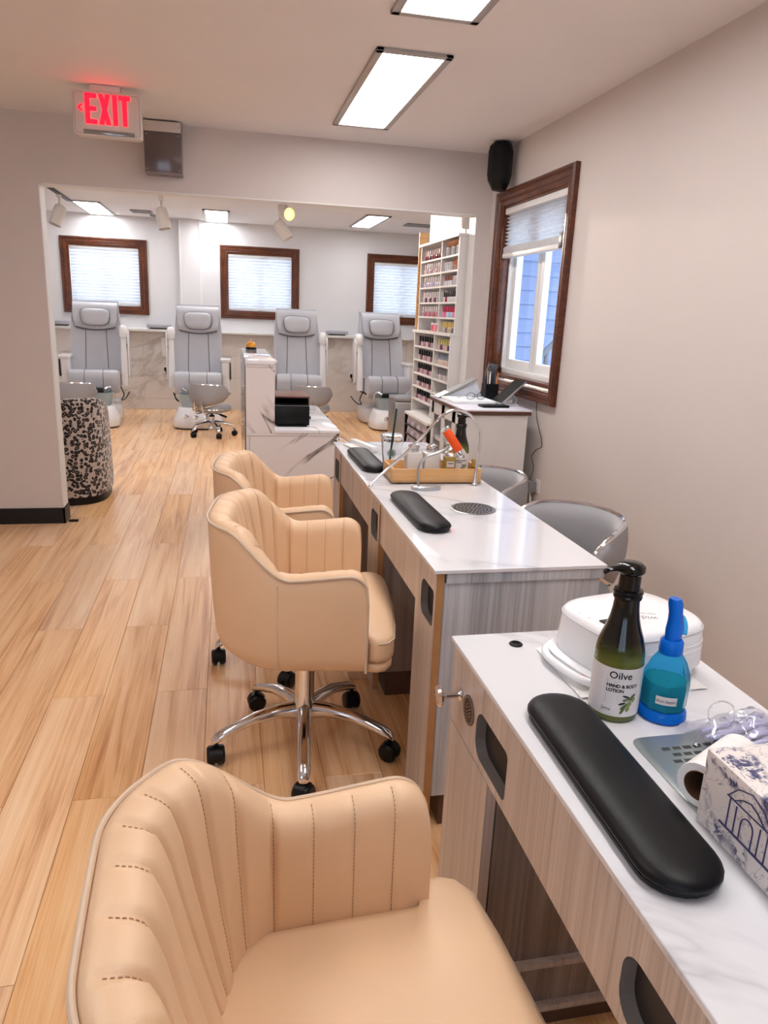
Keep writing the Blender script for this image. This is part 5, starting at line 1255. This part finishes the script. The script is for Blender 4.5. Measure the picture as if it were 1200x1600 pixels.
for z in (0.3782, 0.4532, 0.5282):
    row(1.42, 5.06, 5.66, z, 13, [(214, 200, 214), (230, 220, 226), (196, 176, 196), (170, 150, 160)], (226, 222, 226), 'gel', 'sample polish with a white cap in the low black rack, tier at %s' % {0.3782: 'the bottom', 0.4532: 'the middle', 0.5282: 'the top'}[z], 'sample polishes in the low rack')
# steel bin
t = thing('steel_bin', 'rectangular brushed steel bin in front of the rightmost pedicure chair', 'bin', (1.80, 7.30, 0))
b = MB(); b.box(-0.15, 0.15, -0.16, 0.16, 0.012, 0.52); b.build('bin_body', M_steel, t, bevel=0.012, seg=3)
b = MB(); b.box(-0.152, 0.152, -0.162, 0.162, 0.523, 0.562); b.build('bin_lid', P('grey bin lid', (150, 150, 152), 0.4, 0.4), t, bevel=0.01, seg=3)
b = MB(); b.box(-0.148, 0.148, -0.158, 0.158, 0.0, 0.0115); b.build('bin_base', M_black, t, smooth=False)
b = MB(); b.box(-0.05, 0.05, -0.19, -0.155, 0.02, 0.03); b.build('pedal', M_black, t, bevel=0.002)

# ================================================================== PEDICURE CHAIRS  (local: faces -Y, origin on the floor below the seat)
M_pw = P('pedicure white shell', (232, 230, 232), 0.25, vary=0.01, coat=0.3)
M_basin = P('clear acrylic basin', (206, 216, 220), 0.1, trans=0.6, ior=1.2)
def make_ped(mirror):
    m_ = -1 if mirror else 1            # raised arm on the +x side, unless mirrored
    t = thing('pedicure_chair', 'x', 'pedicure chair', group='grey pedicure chairs along the end wall')
    # rear body and front foot tub
    b = MB(); b.loft([[(x, y, z) for x, y in superell(a, c, 4, 36, (0, 0.30))] for a, c, z in ((0.25, 0.27, 0.012), (0.26, 0.28, 0.03), (0.255, 0.27, 0.16), (0.235, 0.245, 0.21), (0.15, 0.17, 0.225))]); b.build('rear_base', M_pw, t, angle=60)
    b = MB(); b.loft([[(x, y, z) for x, y in superell(a, c, 3.2, 40, (0, -0.33+oy))] for a, c, oy, z in ((0.270, 0.225, 0, 0.014), (0.285, 0.24, 0, 0.03), (0.272, 0.228, 0, 0.12), (0.235, 0.20, 0.02, 0.20), (0.225, 0.19, 0.03, 0.235), (0.205, 0.165, 0.03, 0.24))]); b.build('foot_tub', M_pw, t, angle=60)
    b = MB(); b.loft([[(x, y, z) for x, y in superell(a, c, 3.2, 40, (0, -0.33+oy))] for a, c, oy, z in ((0.262, 0.217, 0, 0.0), (0.268, 0.223, 0, 0.0135))]); b.build('tub_skirt', M_black, t)
    b = MB(); b.loft([[(x, y, z) for x, y in superell(a, c, 3, 40, (0, -0.30))] for a, c, z in ((0.185, 0.150, 0.2405), (0.20, 0.165, 0.30), (0.215, 0.18, 0.385))], caps=False); b.loft([[(x, y, z) for x, y in superell(a, c, 3, 40, (0, -0.30))] for a, c, z in ((0.215, 0.18, 0.385), (0.205, 0.17, 0.385), (0.19, 0.155, 0.30), (0.175, 0.14, 0.25))], caps=False); b.build('basin', M_basin, t)
    for x, z in ((-0.13, 0.145), (-0.02, 0.135), (0.10, 0.14), (-0.04, 0.075)):
        yy = -0.33-0.232*(1-abs(x/0.3)**3.2)**(1/3.2)+0.012
        b = MB(); b.lathe([(0.030, 0), (0.030, 0.006), (0.018, 0.010), (0.016, 0.022), (0.001, 0.023)], 16, M=Matrix.Translation((x, yy+0.012, z)) @ Matrix.Rotation(PI/2, 4, 'X'), cap1=False); b.build('knob', M_chrome, t)
    b = MB(); b.lathe([(0.13, 0.225), (0.12, 0.24), (0.11, 0.30), (0.13, 0.36)], 24, c=(0, 0.24, 0)); b.build('pedestal', M_pw, t)
    b = MB(); b.box(-0.23, 0.23, -0.03, 0.42, 0.362, 0.40); b.build('seat_frame', M_black, t, bevel=0.006)
    # seat with its big front roll
    rings = []
    for x in [-0.265+0.53*i/12 for i in range(13)]:
        e = min(1, (0.265-abs(x))/0.03+0.55); r = []
        prof = [(0.40, 0.42), (0.40, 0.545), (0.2, 0.565), (0.0, 0.595), (-0.08, 0.615), (-0.155, 0.61), (-0.195, 0.575), (-0.205, 0.52), (-0.185, 0.42), (-0.15, 0.355), (-0.10, 0.345), (-0.07, 0.40)]
        cy_, cz_ = 0.0, 0.49
        for y, z in prof: r.append((x, cy_+(y-cy_)*(0.94+0.06*min(1, e)), cz_+(z-cz_)*(0.86+0.14*min(1, e))))
        rings.append(r)
    b = MB(); b.loft(rings); seat = b.build('seat', M_grey, t, angle=65)
    for x in (-0.10, 0.10):
        b = MB(); b.tube([(x, 0.2, 0.567), (x, 0.0, 0.597), (x, -0.08, 0.617), (x, -0.156, 0.612), (x, -0.197, 0.576), (x, -0.207, 0.52), (x, -0.187, 0.42)], 0.0035, 5); b.build('seat_seam', M_seam, seat)
    # backrest: slightly waisted slab that leans back
    def bk(u, v, d):     # u across -1..1, v up 0..1, d depth (toward the sitter +)
        w = 0.286-0.008*math.sin(v*PI)-0.035*smooth01((v-0.55)/0.45)
        bulge = 0.02*(1-u*u)*-1+0.055*max(0, abs(u)-0.55)/0.45
        return (u*w, 0.27+0.22*v-d*(0.06+0.02*math.sin(PI*v))-(bulge if d > 0 else 0)*0.6*d, 0.58+0.80*v)
    rows = []
    for i in range(17):
        v = i/16; f = [bk(-1+2*k/14, v, 1) for k in range(15)]; r = [bk(1-2*k/14, v, -0.6) for k in range(15)]
        rows.append(f+r)
    b = MB(); b.loft(rows); back = b.build('backrest', M_grey, t, angle=65)
    for u in (-0.42, 0.42):
        b = MB(); b.tube([tuple(Vector(bk(u*(1.06-0.14*v), v, 1))+Vector((0, -0.002, 0))) for v in [0.02+0.68*k/14 for k in range(15)]], 0.004, 5); b.build('back_seam', M_seam, back)
    # winged headrest with pillow
    rows = []
    for i in range(9):
        v = i/8; z = 1.085+0.275*v; w = 0.222+0.026*math.sin(min(1, v*1.6)*PI/2); y = 0.365+0.085*v
        rows.append([(u*w, y-0.072-0.022*abs(u)**2*0.8-(0.010 if 0 < i < 8 else -0.015), z-0.035*(1-abs(u)**2)*(1-v)) for u in [-1+2*k/12 for k in range(13)]]+[(u*w, y+0.03, z) for u in [1-2*k/12 for k in range(13)]])
    b = MB(); b.loft(rows); hw_ = b.build('headrest_wing', M_grey, t, angle=65)
    b = MB(); b.tube([tuple(Vector(q)+Vector((0, -0.004, -0.004))) for q in rows[0][:13]], 0.006, 6); b.build('wing_seam', M_seam, hw_)
    b = MB(); pl = superell(1, 1, 3.6, 36)
    rg_ = []
    for f, dy in ((0.93, 0.0), (1.0, -0.012), (0.985, -0.030), (0.90, -0.045), (0.7, -0.053), (0.3, -0.057)):
        rg_.append([(x*f*(0.158+0.014*z), 0.372+0.026*z*f+dy-0.075, 1.195+z*f*0.098) for x, z in pl])
    b.loft(rg_); hp = b.build('head_pillow', M_grey, t, angle=65)
    b = MB(); b.tube([(x*1.01*(0.158+0.014*z), 0.372+0.026*z-0.085, 1.195+z*0.099) for x, z in pl], 0.004, 5, closed=True); b.build('pillow_piping', M_seam, hp)
    # raised arm
    s = m_
    b = MB(); b.loft([[(s*0.315+x, y+oy, z) for x, y in superell(a, c, 4, 20)] for a, c, oy, z in ((0.035, 0.06, 0.10, 0.42), (0.04, 0.065, 0.11, 0.50), (0.038, 0.05, 0.16, 0.80), (0.036, 0.05, 0.20, 0.98))]); b.build('arm_post', M_pw, t, angle=60)
    b = MB(); b.loft([[(s*0.315+x, y, z) for x, y in superell(a, c, 3, 20, (0, oy))] for a, c, oy, z in ((0.03, 0.055, 0.20, 0.96), (0.048, 0.075, 0.20, 0.985), (0.05, 0.078, 0.215, 1.06), (0.04, 0.065, 0.23, 1.105), (0.02, 0.04, 0.235, 1.115))]); b.build('arm_cap', M_pw, t, angle=60)
    b = MB(); b.loft([[(s*(0.365+dx), 0.20+dy+y, z) for dx, y in superell(0.014, c, 3, 20)] for c, dy, z in ((0.03, -0.03, 0.50), (0.075, -0.02, 0.56), (0.085, 0.0, 0.80), (0.08, 0.02, 1.0), (0.04, 0.03, 1.05))]); b.build('flip_tray', M_pw, t, angle=60)
    b = MB(); b.box(s*0.352-0.004, s*0.352+0.004, 0.14, 0.24, 0.66, 0.90); b.build('tray_pad', M_black, t, smooth=False)
    # lowered arm
    s = -m_
    b = MB(); b.loft([[(s*0.32+x, y+oy, z) for x, y in superell(a, c, 5, 20)] for a, c, oy, z in ((0.048, 0.09, 0.06, 0.37), (0.05, 0.10, 0.05, 0.55), (0.05, 0.11, 0.04, 0.735))]); b.build('arm_panel', M_pw, t, angle=60)
    b = MB(); b.box(s*0.32-0.062, s*0.32+0.062, -0.10, 0.22, 0.737, 0.772); b.build('arm_top', M_pw, t, bevel=0.010, seg=3)
    b = MB(); b.box(s*0.375-0.006, s*0.375+0.006, -0.06, 0.10, 0.53, 0.72); b.build('side_slot', M_black, t, bevel=0.002)
    b = MB(); b.box(s*0.32-0.06, s*0.32+0.05, -0.04, 0.12, 0.352, 0.366); b.build('arm_foot', M_black, t, smooth=False)
    # foot rest bar and tap
    b = MB(); b.tube([(-0.10, -0.21, 0.39), (0.10, -0.21, 0.39)], 0.028, 12); b.build('foot_rest', M_black, t)
    b = MB(); b.tube(catmull([(s*-0.20, -0.20, 0.30), (s*-0.20, -0.21, 0.40), (s*-0.17, -0.25, 0.43), (s*-0.12, -0.29, 0.41)], 6), 0.014, 10); b.build('tap', M_chrome, t)
    b = MB(); b.tube(catmull([(s*-0.26, 0.12, 0.40), (s*-0.29, 0.16, 0.30), (s*-0.25, 0.24, 0.225), (s*-0.29, 0.36, 0.235), (s*-0.33, 0.5, 0.30)], 6), 0.007, 6); b.build('power_cord', M_black, t)
    return t
pa = make_ped(False); pb = make_ped(True)
def setp(o, x, y, lab, a=0): o.location = (x, y, 0); o['label'] = lab; o.rotation_euler = (0, 0, math.radians(a))
setp(pa, -1.50, 9.08, 'leftmost grey pedicure chair, below the leftmost window', 3)
setp(pb, -0.335, 9.05, 'second grey pedicure chair from the left, in front of the boxed column', 0)
setp(dup(pa), 0.855, 9.08, 'third grey pedicure chair from the left, behind the reception desk', -1)
setp(dup(pb), 1.955, 9.05, 'rightmost grey pedicure chair beside the polish shelves', 4)
# foot massage hose of the leftmost chair, trays on the ledge, outlets
def ledge_tray(x, w, label):
    t = thing('arm_tray', label, 'tray', (x, YF-0.10, 1.0555), 0, 'grey trays on the tiled ledge')
    b = MB(); b.box(-w*0.38, w*0.38, -0.05, 0.05, 0.0, 0.014); b.build('tray_foot', M_black, t, smooth=False)
    b = MB(); b.box(-w/2, w/2, -0.07, 0.07, 0.0145, 0.058); b.build('tray_body', P('grey tray', (176, 176, 186), 0.4), t, bevel=0.004)
ledge_tray(-0.855, 0.31, 'flat grey tray on the ledge between the first two pedicure chairs'); ledge_tray(1.485, 0.29, 'flat grey tray on the ledge between the third and fourth pedicure chairs'); ledge_tray(-2.06, 0.22, 'flat dark tray on the ledge left of the leftmost chair')
def outlet(x, z, label, w=0.07, h=0.115):
    t = thing('wall_outlet', label, 'outlet', (x, YF-0.0585, z), 0, 'outlets on the tiled wall')
    b = MB(); b.box(-w/2, w/2, -0.006, 0, -h/2, h/2); b.build('cover_plate', M_trim, t, bevel=0.002)
    if h < 0.2:
        b = MB(); b.box(-0.02, 0.02, -0.045, -0.0062, -0.005, 0.04); b.tube(catmull([(0, -0.04, -0.004), (0.02, -0.05, -0.06), (0.10, -0.08, -0.13), (0.14, -0.1, -0.2)], 5), 0.007, 6); b.build('plug', M_black, t)
outlet(-0.80, 0.52, 'white outlet with a black plug beside the second pedicure chair'); outlet(1.71, 0.49, 'white outlet with a black plug beside the rightmost pedicure chair'); outlet(-0.80, 0.82, 'tall white cover plate on the tiles beside the second pedicure chair', 0.09, 0.25)

# ================================================================== LEOPARD TUB CHAIR
def leopard():
    mt, nt, bb = newmat('leopard print fabric')
    mp = coords(nt); n0 = noise(nt, 26, 2, mp.outputs[0]); mxv = nt.nodes.new('ShaderNodeMix'); mxv.data_type = 'VECTOR'; mxv.inputs[0].default_value = 0.018
    nt.links.new(mp.outputs[0], mxv.inputs[4]); nt.links.new(n0.outputs[1], mxv.inputs[5])
    v = nt.nodes.new('ShaderNodeTexVoronoi'); v.inputs['Scale'].default_value = 38; v.inputs['Randomness'].default_value = 0.75; nt.links.new(mxv.outputs[1], v.inputs['Vector'])
    ring_ = ramp(nt, v.outputs['Distance'], [(0.0, (0, 0, 0)), (0.15, (0, 0, 0)), (0.20, (1, 1, 1)), (0.50, (1, 1, 1)), (0.55, (0, 0, 0))])
    core = ramp(nt, v.outputs['Distance'], [(0.0, (1, 1, 1)), (0.22, (1, 1, 1)), (0.28, (0, 0, 0))])
    br = noise(nt, 62, 1, mp.outputs[0]); gap = ramp(nt, br.outputs[0], [(0.30, (0, 0, 0)), (0.34, (1, 1, 1))])
    mu = nt.nodes.new('ShaderNodeMath'); mu.operation = 'MULTIPLY'; nt.links.new(ring_.outputs[0], mu.inputs[0]); nt.links.new(gap.outputs[0], mu.inputs[1])
    c1_ = nt.nodes.new('ShaderNodeMix'); c1_.data_type = 'RGBA'; c1_.inputs[6].default_value = (*lin((196, 182, 174)), 1); c1_.inputs[7].default_value = (*lin((150, 122, 106)), 1); nt.links.new(core.outputs[0], c1_.inputs[0])
    c2_ = nt.nodes.new('ShaderNodeMix'); c2_.data_type = 'RGBA'; c2_.inputs[7].default_value = (*lin((22, 17, 16)), 1); nt.links.new(c1_.outputs[2], c2_.inputs[6]); nt.links.new(mu.outputs[0], c2_.inputs[0])
    nt.links.new(c2_.outputs[2], bb.inputs['Base Color']); bb.inputs['Roughness'].default_value = 0.85; bb.inputs['Sheen Weight'].default_value = 0.3
    return mt
M_leo = leopard()
lp = thing('leopard_chair', 'leopard print barrel chair just inside the opening on the left', 'chair', (-1.20, 5.50, 0), math.radians(90))
# barrel: outer wall round the back and sides (faces +x locally), lower at the front
NR = 56; rows = []
for i in range(NR+1):
    a = math.radians(42)+math.radians(276)*i/NR; u = abs(i/NR-0.5)*2
    top = 0.735-0.10*smooth01((u-0.35)/0.6); e = 0.34
    ca, sa_ = math.cos(a), math.sin(a); k = (abs(ca)**3.0+abs(sa_)**3.0)**(-1/3.0)
    def q(f, z): return (k*ca*e*f, k*sa_*(e+0.02)*f, z)
    rows.append([q(0.985, 0.055), q(1.0, 0.09), q(0.99, 0.40), q(0.97, top-0.05), q(0.955, top-0.015), q(0.91, top), q(0.83, top-0.004), q(0.79, top-0.03), q(0.78, top-0.12), q(0.78, 0.40)])
b = MB(); b.grid(rows); R_ = len(rows[0]); b.face(list(range(R_))[::-1]); b.face([NR*R_+k for k in range(R_)]); b.build('barrel_back', M_leo, lp, angle=60)
b = MB(); b.loft([[(x+0.03, y, z) for x, y in superell(a, c, 3.6, 40)] for a, c, z in ((0.27, 0.255, 0.06), (0.28, 0.262, 0.08), (0.28, 0.262, 0.42), (0.27, 0.25, 0.445), (0.2, 0.19, 0.455))]); b.build('seat', M_leo, lp, angle=60)
b = MB(); b.loft([[(x, y, z) for x, y in superell(0.325, 0.345, 3.0, 48)] for z in (0.0, 0.0545)]); b.build('plinth', M_black, lp)
t = tag(MB().box(-0.028, 0.028, -0.012, 0.012, 0, 0.012).build('floor_scrap', M_base, bevel=0.002), 'small black floor scrap at the partition corner', 'scrap'); t.location = (OXL+0.05, YP+0.03, 0.0)

# ================================================================== EXIT SIGN, BOX, SPEAKER
ex = thing('exit_sign', 'white ceiling mounted sign with glowing red EXIT letters and a left arrow', 'exit sign', (-0.545, 4.10, HC))
M_sign = P('off white sign plastic', (222, 212, 206), 0.35, vary=0.01)
ez0, ez1 = 2.139-HC, 2.338-HC
pl = superell(0.158, (ez1-ez0)/2, 18, 72, (0, (ez0+ez1)/2))
b = MB(); b.loft([[(x*f, y, z) for x, z in pl] for f, y in ((0.98, -0.026), (1.0, -0.021), (1.0, 0.021), (0.98, 0.026))]); b.build('sign_body', M_sign, ex, angle=40)
b = MB(); pl2 = superell(0.148, (ez1-ez0)/2-0.010, 18, 72, (0, (ez0+ez1)/2)); b.tube([(x, -0.0262, z) for x, z in pl2], 0.0012, 5, closed=True); b.build('face_groove', P('sign groove', (180, 168, 162), 0.5), ex)
M_red = P('glowing red letter', (255, 20, 40), 0.5, vary=0.0, emit=(1.0, 0.003, 0.014), estr=3.2)
def slab(polys, name, y=-0.0295, d=0.003):
    b = MB()
    for p in polys: b.loft([[(x, y, z) for x, z in p], [(x, y+d, z) for x, z in p]])
    return b.build(name, M_red, ex, smooth=False)
zt, zb = -0.040, -0.172; hh = zt-zb
E0 = -0.100
slab([[(E0, zb), (E0+0.021, zb), (E0+0.021, zt), (E0, zt)], [(E0+0.02, zt-0.020), (E0+0.053, zt-0.020), (E0+0.053, zt), (E0+0.02, zt)], [(E0+0.02, zb), (E0+0.053, zb), (E0+0.053, zb+0.020), (E0+0.02, zb+0.020)], [(E0+0.02, (zt+zb)/2-0.009), (E0+0.051, (zt+zb)/2-0.009), (E0+0.051, (zt+zb)/2+0.010), (E0+0.02, (zt+zb)/2+0.010)]], 'letter_e')
X0 = E0+0.062
slab([[(X0, zb), (X0+0.021, zb), (X0+0.054, zt), (X0+0.033, zt)]], 'letter_x'); slab([[(X0+0.033, zb), (X0+0.054, zb), (X0+0.021, zt), (X0, zt)]], 'letter_x', -0.0293)
I0 = X0+0.064; slab([[(I0, zb), (I0+0.021, zb), (I0+0.021, zt), (I0, zt)]], 'letter_i')
T0 = I0+0.028; slab([[(T0+0.016, zb), (T0+0.037, zb), (T0+0.037, zt-0.019), (T0+0.016, zt-0.019)], [(T0, zt-0.020), (T0+0.053, zt-0.020), (T0+0.053, zt), (T0, zt)]], 'letter_t')
am = (zt+zb)/2+0.002; slab([[(-0.136, am), (-0.118, am+0.017), (-0.110, am+0.013), (-0.123, am), (-0.110, am-0.013), (-0.118, am-0.017)]], 'arrow')
b = MB(); b.box(-0.112, 0.122, -0.030, -0.0262, ez0+0.010, ez0+0.029); b.build('lamp_slot', P('sign lens', (150, 150, 148), 0.15, 0.5), ex, bevel=0.002)
b = MB(); b.box(-0.075, 0.065, -0.035, 0.035, -0.027, -0.001); b.build('canopy', M_sign, ex, bevel=0.006)
wb_ = thing('wall_box', 'grey metal box with a pinkish top strip mounted above the opening', 'electrical box', (-0.335, YP, 2.225))
b = MB(); b.box(-0.103, 0.103, -0.10, -0.0005, -0.140, 0.133); b.build('box_body', P('dark box metal', (132, 124, 124), 0.35, 0.3), wb_, bevel=0.003)
b = MB(); b.box(-0.100, 0.100, -0.106, -0.1005, 0.078, 0.131); b.build('top_strip', M_sign, wb_, bevel=0.001)
b = MB(); b.box(-0.098, 0.098, -0.105, -0.1005, -0.130, 0.074); b.build('front_plate', P('smoked plate', (112, 100, 100), 0.16, 0.2), wb_, bevel=0.001)
for x in (-0.088, 0.088):
    for z in (-0.118, 0.062, 0.104):
        b = MB(); b.cyl((x, -0.1065, z), (x, -0.109, z), 0.004, n=8); b.build('screw', M_steel, wb_)
spk = thing('wall_speaker', 'black wall speaker in the corner above the right window', 'speaker', (1.592, 4.42, 2.10), math.radians(-38))
b = MB(); b.loft([[(x, y, z) for x, y in ((-0.045+i1, 0.055), (0.045-i1, 0.055), (0.072-i1, 0.0), (0.066-i1, -0.045+i1), (0.03, -0.068+i1), (-0.03, -0.068+i1), (-0.066+i1, -0.045+i1), (-0.072+i1, 0.0))] for i1, z in ((0.030, 0.0), (0.012, 0.035), (0.0, 0.08), (0.0, 0.21), (0.010, 0.245), (0.026, 0.262))]); b.build('cabinet', M_black, spk, bevel=0.004)
b = MB(); b.loft([[(x, y, z) for x, y in ((-0.058, -0.052), (-0.028, -0.0715), (0.028, -0.0715), (0.058, -0.052), (0.05, -0.047), (-0.05, -0.047))] for z in (0.045, 0.235)]); b.build('grille', P('speaker cloth', (16, 16, 17), 0.9, bmp=0.5, bscale=900), spk, bevel=0.002)
b = MB(); b.tube([(0.0, 0.055, 0.14), (0.02, 0.075, 0.14)], 0.012, 10); b.build('bracket', M_black, spk)
